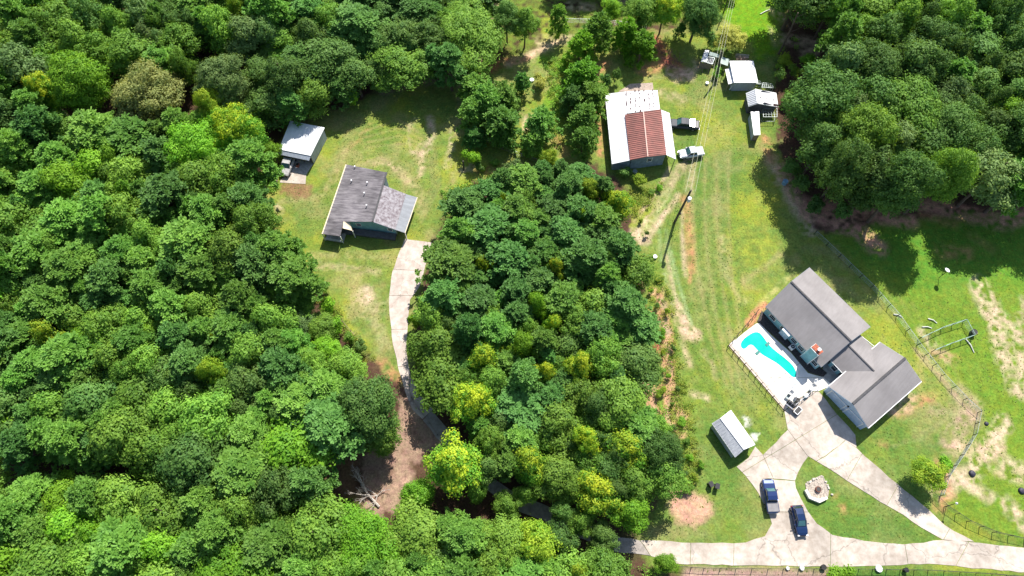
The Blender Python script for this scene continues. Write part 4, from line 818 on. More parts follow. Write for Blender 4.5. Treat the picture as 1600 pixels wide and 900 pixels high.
TARP = surf('green_grey_tarp', (.33, .42, .38, 1), rough=.6, var=.15, scale=1)
tp1 = thing('tarp_shelter', 'grey green tarp roof joined to the narrow white coop roof', 'shelter'); q = [Zt(280, 265, 1.8), Zt(430, 300, 1.8), Zt(432, 245, 2.0), Zt(292, 208, 2.0)]
roof_plane(tp1, 'cover', q, TARP, .04); [MB_ for MB_ in ()]
tp2 = thing('tarp_shelter', 'grey green tarp roof between the power pole and the white shed', 'shelter'); q2 = [Zt(445, 385, 1.7), Zt(570, 430, 1.7), Zt(595, 325, 1.9), Zt(465, 280, 1.9)]
roof_plane(tp2, 'cover', q2, TARP, .04)
for t_, qq in ((tp1, q), (tp2, q2)):
    for p in qq: mb = MB(); d__ = ((sum(qq, Vector())/4)-p).normalized()*.15; mb.bar(flat(p+d__), Vector((p.x+d__.x, p.y+d__.y, p.z-.08)), .07); mb.build('post', WOOD, t_)

# ------------------------------------------------------------------ fences
def fence(name, label, pts, h=1.2, step=2.6, mat=FENCEW, pmat=DARK, mesh=True, rail=.05, pw_=.09, lowrail=False, cat='fence'):
    f_ = thing(name, label, cat); ps = [Vector(p) for p in pts]; posts = []
    for a_, b_ in zip(ps[:-1], ps[1:]):
        L_ = (b_-a_).length; n = max(1, round(L_/step))
        for k in range(n): posts.append(lerp(a_, b_, k/n))
    posts.append(ps[-1]); pm = None
    for p in posts:
        if pm is None:
            mb = MB(); mb.bar((0, 0, -.1), (0, 0, h+.08), pw_); o = mb.build('post', pmat, f_); pm = o.data
        else:
            o = bpy.data.objects.new('post', pm); COL.objects.link(o); o.parent = f_
        o.location = p
    for a_, b_ in zip(posts[:-1], posts[1:]):
        r = MB(); r.bar(a_+Vector((0, 0, h)), b_+Vector((0, 0, h)), rail)
        r.build('rail', mat, f_)
        if lowrail: r = MB(); r.bar(a_+Vector((0, 0, h*.15)), b_+Vector((0, 0, h*.15)), rail); r.build('rail', mat, f_)
    if mesh:
        w_ = MB()
        for a_, b_ in zip(posts[:-1], posts[1:]):
            for k in range(1, 7): w_.bar(a_+Vector((0, 0, h*k/7)), b_+Vector((0, 0, h*k/7)), .012)
            n = max(2, int((b_-a_).length/.3))
            for k in range(1, n): c = lerp(a_, b_, k/n); w_.bar(c, c+Vector((0, 0, h)), .010)
        o = w_.build('wire_mesh', mat, f_); o['kind'] = 'stuff'
    return f_
fence('wire_fence', 'wire fence running diagonally behind the blue house from the wood to the yard corner', PA([(1272, 366), (1310, 402), (1360, 450), (1400, 495), (1432, 540), (1470, 588), (1505, 625), (1527, 645)]), 1.3, 2.4)
fence('wire_fence', 'wire fence curving down the yard edge from the corner past the yellow green tree', PA([(1527, 645), (1520, 680), (1500, 712), (1478, 745), (1468, 775)]), 1.2, 2.6)
fence('wire_fence', 'dark fence curving between the lower yard and the long driveway', PA([(1452, 770), (1475, 792), (1510, 815), (1550, 832), (1600, 843), (1640, 848)]), 1.3, 2.0, mat=DARK)
fence('wire_fence', 'dark fence along the bottom driveway', PA([(1040, 884), (1100, 888), (1200, 889), (1320, 889), (1450, 891), (1550, 897), (1640, 905)]), 1.1, 2.2, mat=DARK)
PENM = surf('weathered_green_rail', (.28, .42, .35, 1), rough=.7, var=.2)
fence('yard_pen', 'three sided pale green wire enclosure standing off the diagonal fence', PA([(1434, 531), (1470, 514), (1504, 503), (1517, 527), (1485, 538), (1455, 550)]), 1.3, 2.4, mat=PENM, rail=.07, cat='enclosure')
fence('pool_fence', 'dark railing round the pool deck on its lawn side', PA([(1183, 487), (1170, 503), (1137, 541), (1180, 590), (1224, 643)]), 1.15, 1.5, mat=surf('rusty_rail', (.12, .06, .05, 1), rough=.7), mesh=False, lowrail=True)
fence('pool_gate_fence', 'light railing between the pool deck and the parking court', PA([(1237, 637), (1262, 616), (1279, 603)]), 1.1, 1.4, mat=TRIM, mesh=False, lowrail=True)
fence('wire_fence', 'wire fence in the grass below the round pines of the middle clearing', PA([(738, 213), (770, 228), (800, 240), (838, 254)]), 1.2, 2.4, pmat=WOOD)
fence('wire_fence', 'far fence in front of the trees at the top of the field', PA([(884, 36), (925, 37), (965, 40), (1010, 45)]), 1.3, 2.4)
fence('edging_fence', 'low rail along the lane where it enters the lower trees', PA([(643, 622), (655, 640), (672, 662), (684, 680)]), .5, 2.6, mat=WOOD, mesh=False)
fence('edging_fence', 'low wooden edging between the left lawn and the wood', PA([(536, 503), (548, 517), (562, 532)]), .4, 2.2, mat=WOOD, mesh=False)

# ------------------------------------------------------------------ poles, wires, lamp, dish
POLEM = surf('creosote_pole', (.085, .075, .065, 1), rough=.85)
base = P(1053.8, 347.5); top = P(1079.7, 297.5, 11.0)
up = thing('utility_pole', 'tall dark utility pole standing in the middle of the field', 'utility pole', base)
mb = MB(); mb.tube([(0, 0, -.2), tuple((top-base)*.5), tuple(top-base)], [.24, .21, .18], 10); mb.build('pole', POLEM, up, smooth=False)
mb = MB(); q = P(1077, 311.5, 10.0)-base; t9 = (top-base)*.90; mb.disc((q.x, q.y, q.z-.5), .33, .9, 12); mb.build('transformer', surf('transformer_grey', (.62, .64, .66, 1), rough=.4), up)
mb = MB(); mb.bar(t9+Vector((0, 0, -.1)), Vector((q.x, q.y, t9.z-.1)), .1); mb.build('bracket', DARK, up)
mb = MB(); mb.box((t9.x*.35+.1, t9.y*.35-.2, 3.5), (.35, .25, .45)); mb.build('meter_box', DARK, up)
WIREM = surf('pale_cable', (.58, .58, .42, 1), rough=.5)
endp = P(1147, -12, 9.6)
for i, (off, lab) in enumerate(((-.85, 'left strand of the overhead cables from the field pole to the top of the photo'), (0, 'middle strand of the overhead cables from the field pole to the top of the photo'), (.85, 'right strand of the overhead cables from the field pole to the top of the photo'))):
    a_ = top+Vector((off, 0, -.35)); b_ = endp+Vector((off*.5, 0, 0)); pts = []
    for k in range(25):
        t_ = k/24; p = lerp(a_, b_, t_); p.z -= 4*t_*(1-t_)*1.0; pts.append(p)
    mb = MB(); mb.tube(pts, .02, 5); tag(mb.build('overhead_cable', WIREM), lab, 'cable', 'overhead cables')
bp2 = P(1119, 127); tp2_ = P(1127.5, 80, 7.2)
p2 = thing('utility_pole', 'thicker leaning service pole between the bird coops and the white shed', 'utility pole', bp2)
mb = MB(); mb.tube([(0, 0, -.2), tuple(tp2_-bp2)], [.2, .17], 10); mb.build('pole', POLEM, p2)
p3 = thing('utility_pole', 'short dark pole at the top edge of the photo above the pale feathery tree', 'utility pole', P(1131, 18)); mb = MB(); mb.tube([(0, 0, -.1), tuple(P(1142, -12, 6)-P(1131, 18))], [.16, .12], 8); mb.build('pole', POLEM, p3)
sb = P(1467.2, 433.8); st_ = P(1480.5, 421.8, 2.9)
sd = thing('satellite_dish', 'white dish on a slim post on the grass right of the wire fence', 'satellite dish', sb)
mb = MB(); mb.tube([(0, 0, -.1), (0.05, 0.05, 2.4)], .05, 8); mb.build('post', DARK, sd)
mb = MB(); cdd = st_-sb
dirn = Vector((.15, .25, .95)).normalized(); u_ = dirn.cross(Vector((0, 1, 0))).normalized(); v_ = dirn.cross(u_)
rings = []
for r_, dz in ((.12, -.12), (.3, -.07), (.45, 0.0)): rings.append([cdd+u_*(math.cos(k*math.pi/9)*r_*.9)+v_*(math.sin(k*math.pi/9)*r_*1.1)+dirn*dz for k in range(18)])
bs = 0
for a_, b_ in zip(rings[:-1], rings[1:]): 
    for k in range(18): j = (k+1) % 18; mb.prism([a_[k], a_[j], b_[j], b_[k]], [a_[k]-dirn*.03, a_[j]-dirn*.03, b_[j]-dirn*.03, b_[k]-dirn*.03])
mb.slab(rings[0], .03); mb.build('dish', WHITE, sd); mb = MB(); mb.bar((.05, .05, 2.4), cdd-dirn*.12, .07); mb.build('arm', DARK, sd)
lb = P(1478.5, 791); lh = P(1495.5, 786.3, 3.2)
lp = thing('lamp_post', 'slim dark lamp post with a small white head on the lower yard fence', 'lamp post', lb)
mb = MB(); mb.tube([(0, 0, -.1), tuple((lh-lb)-Vector((0, 0, .1)))], [.06, .04], 8); mb.build('post', DARK, lp)
mb = MB(); q = lh-lb; mb.disc((q.x, q.y, q.z-.15), .2, .18, 12, taper=.7); mb.disc((q.x, q.y, q.z+.03), .14, .1, 12, taper=.4); mb.build('lamp_head', WHITE, lp)

# ------------------------------------------------------------------ vehicles
def paintm(name, c, rough=.22, metal=.3): return surf(name, c, rough=rough, metal=metal, var=.04, spec=.6, coat=.6)
TYRE = surf('tyre_rubber', (.012, .012, .012, 1), rough=.8); RIM = surf('wheel_rim', (.5, .5, .52, 1), rough=.3, metal=.8)
CGLASS = surf('car_glass', (.02, .035, .04, 1), rough=.05, spec=.9, var=.1); WGLASS = surf('windscreen_glass', (.06, .16, .17, 1), rough=.06, spec=.9, var=.1)
LAMP = surf('clear_lamp', (.7, .7, .7, 1), rough=.15); TAIL = surf('red_lamp', (.4, .01, .01, 1), rough=.3)
def loft(stations, n=None):
    """stations: (x, list of (y, z)) rings, all same length -> closed body"""
    mb = MB(); k = len(stations[0][1])
    for x, ring in stations: mb.v += [(x, y, z) for y, z in ring]
    for i in range(len(stations)-1):
        for j in range(k):
            l = (j+1) % k; mb.f.append((i*k+j, i*k+l, (i+1)*k+l, (i+1)*k+j)); mb.mi.append(0)
    mb.f.append(tuple(range(k))[::-1]); mb.f.append(tuple(range((len(stations)-1)*k, len(stations)*k))); mb.mi += [0, 0]
    return mb
def sect(hw, zb, zt, r=.12):
    return [(-hw*.92, zb), (-hw, zb+r), (-hw, zt-r*1.6), (-hw+r*.5, zt-r*.5), (-hw+r*1.8, zt), (hw-r*1.8, zt), (hw-r*.5, zt-r*.5), (hw, zt-r*1.6), (hw, zb+r), (hw*.92, zb)]
def vehicle(name, label, cat, kind, front, rear, mat, extra=None, cover=None):
    """front and rear are points at bonnet height; local +x is forward"""
    c = (front+rear)/2; d = front-rear; L_ = Vector((d.x, d.y, 0)).length; ang = math.atan2(d.y, d.x)
    v = thing(name, label, cat, (c.x, c.y, 0.0), rot=ang)
    if 'truck' in kind:
        L0 = 5.7; W = .98
        body = [(-2.85, .86, .55, 1.02), (-2.75, .96, .45, 1.1), (-1.0, W, .42, 1.12), (.2, W, .40, 1.12), (1.3, W, .40, 1.14), (2.1, .97, .42, 1.1), (2.65, .93, .45, 1.0), (2.86, .82, .5, .85)]
        cab = [(-1.02, .86, 1.05, 1.12), (-.82, .80, 1.05, 1.78), (-.2, .80, 1.05, 1.86), (.6, .79, 1.05, 1.84), (1.25, .86, 1.05, 1.16)]
        wheels = (1.85, -1.75); roofx = (-.78, .62)
    else:
        L0 = 4.9; W = .92
        body = [(-2.42, .78, .5, .9), (-2.3, .88, .36, 1.02), (-1.2, W, .32, 1.05), (.4, W, .32, 1.02), (1.3, .91, .32, 1.0), (2.0, .86, .34, .92), (2.35, .76, .38, .78), (2.46, .62, .45, .66)]
        cab = [(-2.25, .74, .95, 1.05), (-1.85, .72, .98, 1.55), (-.9, .73, 1.0, 1.66), (.1, .71, 1.0, 1.64), (.95, .78, .98, 1.08)]
        wheels = (1.5, -1.45); roofx = (-1.8, .12)
    s_ = L_/L0
    ring = lambda L3: [(x*s_, sect(hw, zb, zt)) for x, hw, zb, zt in L3]
    b_ = loft(ring(body)).build('body', mat, v, smooth=False, bevel=.03)
    cr_ = [(x*s_, sect(hw, zb, zt, .09)) for x, hw, zb, zt in cab]
    # greenhouse: glass shell, painted roof skin, pillars
    g = loft([(x, [(y, z) for y, z in r]) for x, r in cr_]).build('side_windows', CGLASS, v)
    z_at = lambda i: cab[i][3]
    mb = MB(); hw = [cab[1][1], cab[2][1], cab[3][1]]
    xs = [cab[i][0]*s_ for i in (1, 2, 3)]
    for i in (0, 1):
        mb.prism([(xs[i], -hw[i]+.06, z_at(i+1)+.03), (xs[i+1], -hw[i+1]+.06, z_at(i+2)+.03), (xs[i+1], hw[i+1]-.06, z_at(i+2)+.03), (xs[i], hw[i]-.06, z_at(i+1)+.03)],
                 [(xs[i], -hw[i]-.01, z_at(i+1)-.10), (xs[i+1], -hw[i+1]-.01, z_at(i+2)-.10), (xs[i+1], hw[i+1]+.01, z_at(i+2)-.10), (xs[i], hw[i]+.01, z_at(i+1)-.10)])
    mb.build('roof', mat, v, bevel=.03)
    def pane(i, j, name, m_, shr=.10, lift=.035):
        x0, h0, z0 = cab[i][0]*s_, cab[i][1]-shr-.05, cab[i][3]; x1, h1, z1 = cab[j][0]*s_, cab[j][1]-shr-.05, cab[j][3]
        q = [Vector((x0, -h0, z0)), Vector((x1, -h1, z1)), Vector((x1, h1, z1)), Vector((x0, h0, z0))]; q = [lerp(p, (q[0]+q[2])/2, .08) for p in q]
        n_ = (q[1]-q[0]).cross(q[2]-q[0]).normalized(); n_ = n_ if n_.z > 0 else -n_
        mb = MB(); mb.prism([p+n_*lift for p in q], [p+n_*.005 for p in q]); mb.build(name, m_, v)
    pane(4, 3, 'windscreen', WGLASS); pane(0, 1, 'rear_window', CGLASS)
    mb = MB()
    for sy in (-1, 1):
        for i, j in ((4, 3), (0, 1)): mb.bar((cab[i][0]*s_, sy*(cab[i][1]-.05), cab[i][3]), (cab[j][0]*s_, sy*(cab[j][1]-.04), cab[j][3]), .09)
        for xx in (-.1, ): mb.bar((xx*s_, sy*(.86 if 'truck' in kind else .78), 1.08), (xx*s_, sy*.77, 1.72 if 'truck' in kind else 1.58), .09)
    mb.build('pillars', mat, v)
    for wx in wheels:
        for sy in (-1, 1):
            r_ = .39 if 'truck' in kind else .35
            mb = MB(); mb.tube([(wx*s_, sy*(W-.2), r_), (wx*s_, sy*(W+.02), r_)], r_, 18); wh = mb.build('wheel', TYRE, v)
            mb = MB(); mb.tube([(wx*s_, sy*(W+.0), r_), (wx*s_, sy*(W+.04), r_)], r_*.6, 14); mb.build('rim', RIM, wh)
    fx_ = body[-2][0]*s_
    for sy in (-1, 1):
        mb = MB(); mb.box((fx_+.04, sy*.66, .84 if 'truck' in kind else .70), (.22, .32, .16)); mb.build('headlight', LAMP, v)
        mb = MB(); mb.box((body[1][0]*s_-.03, sy*.82, .88), (.12, .14, .3)); mb.build('tail_light', TAIL, v)
        mb = MB(); mb.box(((.95 if 'truck' in kind else .65)*s_, sy*(W+.12), 1.12), (.14, .24, .18)); mb.build('mirror', mat, v, bevel=.02)
    mb = MB(); mb.box((body[-1][0]*s_, 0, .52), (.16, 1.5, .2)); mb.build('front_bumper', DARK if kind != 'silvertruck' else RIM, v)
    mb = MB(); mb.box((body[0][0]*s_, 0, .55), (.14, 1.6, .2)); mb.build('rear_bumper', RIM if 'truck' in kind else DARK, v)
    if 'truck' in kind:
        x0, x1 = -2.72*s_, -1.08*s_; zt = 1.12
        mb = MB()
        for sy in (-1, 1): mb.box(((x0+x1)/2, sy*.88, zt+.03), (x1-x0, .1, .08))
        mb.box((x0+.03, 0, zt+.03), (.1, 1.64, .08)); mb.build('bed_rail', mat, v)
        if cover == 'cover':
            mb = MB(); mb.box(((x0+x1)/2, 0, zt+.06), (x1-x0-.02, 1.68, .07)); mb.build('bed_cover', surf('grey_vinyl', (.22, .21, .215, 1), rough=.6, var=.1), v, bevel=.02)
        else:
            mb = MB(); mb.box(((x0+x1)/2, 0, zt+.012), (x1-x0-.12, 1.6, .02)); mb.build('bed_floor', surf('bed_liner', (.05, .05, .05, 1) if cover != 'open' else (.35, .36, .38, 1), rough=.5), v)
            if cover == 'glare_box':
                for k in (0,):
                    alu = surf('bright_aluminium', (.9, .9, .9, 1), rough=.3, metal=1.0, var=.03)
                    mb = MB(); mb.box((x1-.45, 0, zt+.14), (.85, 1.78, .22)); tb = mb.build('glare_box', alu, v)  # box added to the bed to catch the sun glare
                    hv = (SUN+(Vector((0, 0, CAM_H))-c).normalized()).normalized(); ca, sa = math.cos(-ang), math.sin(-ang); hl = Vector((hv.x*ca-hv.y*sa, hv.x*sa+hv.y*ca, hv.z))
                    mb = MB(); zz = lambda x_, y_: zt+.33-(hl.x*(x_-x1+.45)+hl.y*y_)/hl.z; mb.slab([(x_, y_, zz(x_, y_)) for x_, y_ in ((x1-.95, -.92), (x1+.02, -.92), (x1+.02, .92), (x1-.95, .92))], .04); mb.build('lid', alu, tb)  # lid tilted to mirror the sun at the camera
    else:
        mb = MB()
        for sy in (-1, 1): mb.bar((-1.7*s_, sy*.6, 1.69), (.0, sy*.6, 1.72), .05)
        mb.build('roof_rails', DARK, v)
    return v
vehicle('pickup_truck', 'dark blue crew cab pickup with a grey bed cover parked in the court', 'pickup truck', 'truck', P(1200, 748.5, 1.0), P(1208.7, 801, 1.0), paintm('navy_paint', (.02, .045, .15, 1)), cover='cover')
vehicle('parked_car', 'dark blue estate car parked beside the island of grass', 'car', 'suv', P(1255.5, 837, .9), P(1244.5, 789.5, .9), paintm('midnight_blue_paint', (.012, .035, .11, 1)))
vehicle('pickup_truck', 'silver pickup parked on the grass beside the workshop', 'pickup truck', 'silvertruck', P(1061.8, 240.3, 1.0), P(1099.3, 235, 1.0), surf('silver_paint', (.50, .53, .58, 1), rough=.5, var=.04, spec=.35), cover='open')
vehicle('pickup_truck', 'dark pickup with a metal box added for sun glare nosed under the workshop lean-to', 'pickup truck', 'truck', P(1044, 191, 1.0), P(1093, 195, 1.0), surf('charcoal_paint', (.05, .055, .07, 1), rough=.55, var=.05, spec=.25), cover='glare_box')
vehicle('pickup_truck', 'old white pickup standing at the mouth of the machine shed', 'pickup truck', 'truck', P(442.5, 273, 1.0), P(456, 238, 1.0), surf('faded_white_paint', (.42, .41, .40, 1), rough=.7, var=.2), cover='open')

# ------------------------------------------------------------------ yard things
# stone seat circle on the island
ZH = lambda x, y, h=0.0: P(1230+x/12.86, 730+y/12.86, h)
STONE = surf('pale_stone', (.62, .56, .48, 1), rough=.9, scale=3, var=.25); SEATM = surf('seat_stone', (.78, .74, .66, 1), rough=.8, var=.08)
pl = thing('stone_patio', 'small pale stone patio with a curved seat wall and fire bowl on the grass island', 'patio')
ring_poly('paving', [ZH(*q) for q in [(360, 330), (420, 285), (560, 215), (680, 160), (720, 180), (760, 290), (835, 430), (820, 590), (655, 690), (480, 600), (380, 470)]], .12, surf('patio_gravel', (.42, .36, .30, 1), rough=.95, scale=5, var=.35), pl, .2)
inner = [(400, 440), (478, 585), (650, 640), (800, 588)]; outer = [(355, 462), (440, 625), (655, 715), (820, 635)]
for i in range(3):
    mb = MB(); q = [ZH(*inner[i], .55), ZH(*inner[i+1], .55), ZH(*outer[i+1], .55), ZH(*outer[i], .55)]
    mb.prism([(p.x, p.y, .58) for p in q], [(p.x, p.y, 0) for p in q]); mb.build('seat_wall', SEATM, pl)
mb = MB(); c = ZH(605, 450); mb.disc((c.x, c.y, .12), .42, .38, 16, taper=1.1); fb = mb.build('fire_bowl', surf('rusty_iron', (.16, .06, .04, 1), rough=.9), pl); mb = MB(); mb.disc((c.x, c.y, .501), .34, .03, 16); mb.build('ash', DARK, fb)
pm_ = None
for k in range(22):
    t_ = random.random(); e_ = random.choice([((400, 290), (690, 165)), ((700, 170), (840, 430)), ((420, 310), (560, 240)), ((835, 430), (900, 560))]); x_ = e_[0][0]*(1-t_)+e_[1][0]*t_+random.uniform(-8, 14); y_ = e_[0][1]*(1-t_)+e_[1][1]*t_+random.uniform(-5, 18)
    c = ZH(x_, y_); mb = MB(); r_ = random.uniform(.1, .24); n_ = 7; a_ = [random.uniform(.7, 1.1) for _ in range(n_)]
    mb.prism([(c.x+math.cos(6.283*j/n_)*r_*.7*a_[j], c.y+math.sin(6.283*j/n_)*r_*.7*a_[j], .12+r_*.9) for j in range(n_)], [(c.x+math.cos(6.283*j/n_)*r_*a_[j], c.y+math.sin(6.283*j/n_)*r_*a_[j], 0.02) for j in range(n_)]); mb.build('stone', STONE, pl)
# bins on the lawn
def bin_(label, c, rot, m_=BLACK):
    b = thing('wheeled_bin', label, 'bin', c, rot=rot, group='wheeled bins on the lawn')
    mb = MB(); mb.prism([(-.33, -.38, 1.0), (.33, -.38, 1.0), (.33, .38, 1.0), (-.33, .38, 1.0)], [(-.25, -.28, 0.05), (.25, -.28, .05), (.25, .28, .05), (-.25, .28, .05)]); mb.build('body', m_, b, bevel=.03)
    mb = MB(); mb.box((0, -.02, 1.05), (.7, .82, .08)); mb.build('lid', m_, b, bevel=.02)
    for s_ in (-1, 1): mb = MB(); mb.tube([(s_*.2, .34, .12), (s_*.3, .34, .12)], .12, 12); mb.build('wheel', TYRE, b)
    mb = MB(); mb.bar((-.25, .45, .98), (.25, .45, .98), .05); mb.build('handle', m_, b)
bin_('left of the two black wheeled bins on the lawn west of the court', P(1109, 758), .4); bin_('right of the two black wheeled bins on the lawn west of the court', P(1118.5, 761), -.3)
# air conditioner and pool clutter
ac = thing('air_conditioner', 'square white air conditioner with a round fan grille in the bed by the house wall', 'air conditioner', P(1236, 544)+Vector((0, 0, .14)), rot=.6)
mb = MB(); mb.box((0, 0, .35), (.85, .85, .7)); mb.build('casing', WHITE, ac, bevel=.03); mb = MB(); mb.disc((0, 0, .702), .33, .02, 20); mb.build('fan_grille', DARK, ac); mb = MB(); mb.disc((0, 0, .723), .1, .02, 10); mb.build('fan_hub', WHITE, ac)
def chair(label, c, rot, m_=WHITE):
    o = thing('garden_chair', label, 'chair', c+Vector((0, 0, .1)), rot=rot, group='chairs by the pool gate')
    mb = MB(); mb.box((0, 0, .42), (.55, .55, .05)); mb.build('seat', m_, o); mb = MB(); mb.bar((0, .3, .45), (0, .42, .95), .52, .05); mb.build('backrest', m_, o)
    for x_ in (-.22, .22):
        for y_ in (-.22, .22): mb = MB(); mb.bar((x_, y_, 0), (x_, y_, .4), .05); mb.build('leg', m_, o)
        mb = MB(); mb.bar((x_*1.2, -.25, .62), (x_*1.2, .3, .62), .06); mb.build('armrest', m_, o)
    return o
Z9 = lambda x, y, h=0.0: P(1200+x/9, 560+y/9, h)
chair('white garden chair nearest the pool steps', Z9(345, 445), .7); chair('white garden chair beside the black grill', Z9(400, 540), 2.0); chair('grey garden chair nearest the lawn side railing', Z9(255, 555), -.8, FENCEW)
chair('white garden chair next to the teal cool box', Z9(590, 440), 2.6); chair('white garden chair closest to the garage', Z9(660, 350), .2); chair('dark garden chair at the near end of the deck', Z9(410, 600), 1.2, DARK)
gr = thing('grill', 'black barrel grill on legs at the corner of the pool deck', 'grill', Z9(300, 660)+Vector((0, 0, .1)), rot=-.75)
mb = MB(); mb.tube([(-.75, 0, .9), (.75, 0, .9)], .38, 16); mb.build('barrel', BLACK, gr); mb = MB(); mb.box((0, -.5, .82), (1.3, .3, .05)); mb.build('shelf', RIM, gr)
for x_ in (-.6, .6): mb = MB(); mb.bar((x_, -.2, 0), (x_, -.2, .7), .06); mb.bar((x_, .2, 0), (x_, .2, .7), .06); mb.build('leg', BLACK, gr)
for k in range(3): mb = MB(); mb.tube([(-.5+k*.5, 0, .9), (-.46+k*.5, 0, .9)], .395, 16); mb.build('band', RIM, gr)
cl = thing('cool_box', 'teal cool box with a white lid beside the railing gate', 'cool box', Z9(525, 535)+Vector((0, 0, .1)), rot=.6)
mb = MB(); mb.box((0, 0, .22), (.8, .5, .42)); mb.build('body', surf('teal_plastic', (.02, .38, .45, 1), rough=.4), cl, bevel=.03); mb = MB(); mb.box((0, 0, .47), (.82, .52, .08)); mb.build('lid', WHITE, cl, bevel=.02)
ct = thing('garden_cart', 'white garden cart with a dark tub parked outside the pool railing', 'cart', Z9(400, 745)+Vector((0, 0, .06)), rot=.75)
mb = MB()
for a_, b_ in (((-.65, -.4), (.65, -.4)), ((.65, -.4), (.65, .4)), ((.65, .4), (-.65, .4)), ((-.65, .4), (-.65, -.4))): mb.bar((*a_, .6), (*b_, .6), .1)
mb.build('rim', WHITE, ct); mb = MB(); mb.prism([(-.6, -.35, .58), (.6, -.35, .58), (.6, .35, .58), (-.6, .35, .58)], [(-.4, -.25, .25), (.4, -.25, .25), (.4, .25, .25), (-.4, .25, .25)]); mb.build('tub', BLACK, ct)
for x_ in (-.45, .45):
    for y_ in (-.42, .42): mb = MB(); mb.tube([(x_, y_-.04, .2), (x_, y_+.04, .2)], .2, 12); mb.build('wheel', TYRE, ct)
mb = MB(); mb.bar((.65, 0, .5), (1.15, 0, .85), .05); mb.build('handle', WHITE, ct)
def blob(name, label, cat, c, r, h, m_, grp=None):
    o = thing(name, label, cat, c, group=grp); mb = MB(); n_ = 12
    for i, (rr, z) in enumerate(((1, 0), (1.05, .35), (.85, .8), (.4, 1.0))): pass
    ring_ = lambda rr, z: [(math.cos(6.283*k/n_)*r*rr*random.uniform(.88, 1.1), math.sin(6.283*k/n_)*r*rr*random.uniform(.88, 1.1), z*h) for k in range(n_)]
    R_ = [ring_(1, 0), ring_(1.05, .4), ring_(.8, .82), ring_(.35, 1.0)]
    for a_, b_ in zip(R_[:-1], R_[1:]):
        base = len(mb.v); mb.v += a_+b_
        for k in range(n_): j = (k+1) % n_; mb.f.append((base+k, base+j, base+n_+j, base+n_+k)); mb.mi.append(0)
    base = len(mb.v); mb.v += R_[-1]; mb.f.append(tuple(range(base, base+n_))); mb.mi.append(0)
    mb.build('cover', m_, o); mb = MB(); mb.tube([(math.cos(6.283*k/16)*r*1.02, math.sin(6.283*k/16)*r*1.02, .06) for k in range(17)], .035, 5); mb.build('hem', TYRE, o); return o
TRP = surf('black_cover', (.03, .028, .05, 1), rough=.6)
blob('covered_fire_pit', 'round black covered pit on bare ground in the lower yard', 'fire pit', P(1518.5, 740), .5, .4, TRP, 'black covered rounds in the yard'); blob('covered_fire_pit', 'round black covered heap at the right edge of the lower yard', 'fire pit', P(1596, 767), .5, .4, TRP, 'black covered rounds in the yard'); blob('covered_fire_pit', 'small black round heap below the yard corner of the fence', 'fire pit', P(1541, 662), .32, .3, TRP, 'black covered rounds in the yard')
# tubs, tins and pale objects scattered about
def tub(label, c, r, h, m_, name='tub', cat='tub'):
    o = thing(name, label, cat, c); mb = MB(); mb.disc((0, 0, 0), r, h, 18, taper=1.1); mb.build('body', m_, o); mb = MB(); mb.tube([(math.cos(6.283*k/18)*r*1.1, math.sin(6.283*k/18)*r*1.1, h) for k in range(19)], .03, 5); mb.build('rim', m_, o); return o
tub('round pale spool in the shade against the workshop wall', P(991.5, 270), .42, .5, FENCEW, 'cable_spool', 'spool'); tub('white bucket on the grass near the coops', P(1104.5, 131), .3, .4, WHITE, 'bucket', 'bucket'); tub('blue drum on the bare path beside the east wood', P(1225, 287), .45, .9, surf('blue_drum', (.22, .38, .48, 1), rough=.5), 'drum', 'drum')
tub('black water tank at the corner of the green wire enclosure', P(1518, 521), .45, .9, BLACK, 'water_tank', 'tank'); tub('white bucket by the dark track left of the utility pole shadow', P(1023, 402), .35, .4, WHITE, 'bucket', 'bucket')
tub('white crate of oddments beside the round pines', P(831, 126), .4, .35, WHITE, 'bucket', 'bucket')
PIPE = surf('pale_pipe', (.68, .68, .62, 1), rough=.5)
for a_, b_, lab in (((1450, 498), (1464, 505), 'bent pale branch lying on the grass above the green enclosure'), ((1441, 511), (1456, 513), 'short pale branch lying beside the diagonal fence'), ((1509, 530), (1522, 551), 'long pale pole lying below the green enclosure'), ((1396, 491), (1410, 496), 'pale board lying across the foot of the diagonal fence'), ((1188, 22), (1203, 15), 'pale log lying at the edge of the top meadow')):
    mb = MB(); p, q = P(*a_, .12), P(*b_, .12); mid = (p+q)/2+Vector((.12, .15, .08)); mb.tube([p, mid, q], [.11, .1, .07], 7); tag(mb.build('fallen_branch', PIPE), lab, 'branch')
tub('white pot on the verge below the middle of the bottom driveway', P(1252, 887.5), .3, .35, WHITE, 'flower_pot', 'pot'); tub('dark pot beside the clipped shrub behind the bottom fence', P(1285, 886.5), .35, .6, BLACK, 'flower_pot', 'pot'); tub('pale pot on the verge right of the clipped shrub', P(1372, 888.5), .45, .35, WHITE, 'flower_pot', 'pot')
tub('small white pot left of the middle white pot on the bottom verge', P(1230, 888), .22, .3, WHITE, 'flower_pot', 'pot'); tub('dark pot standing by the bottom fence near the island tip', P(1413, 891), .3, .7, BLACK, 'flower_pot', 'pot')
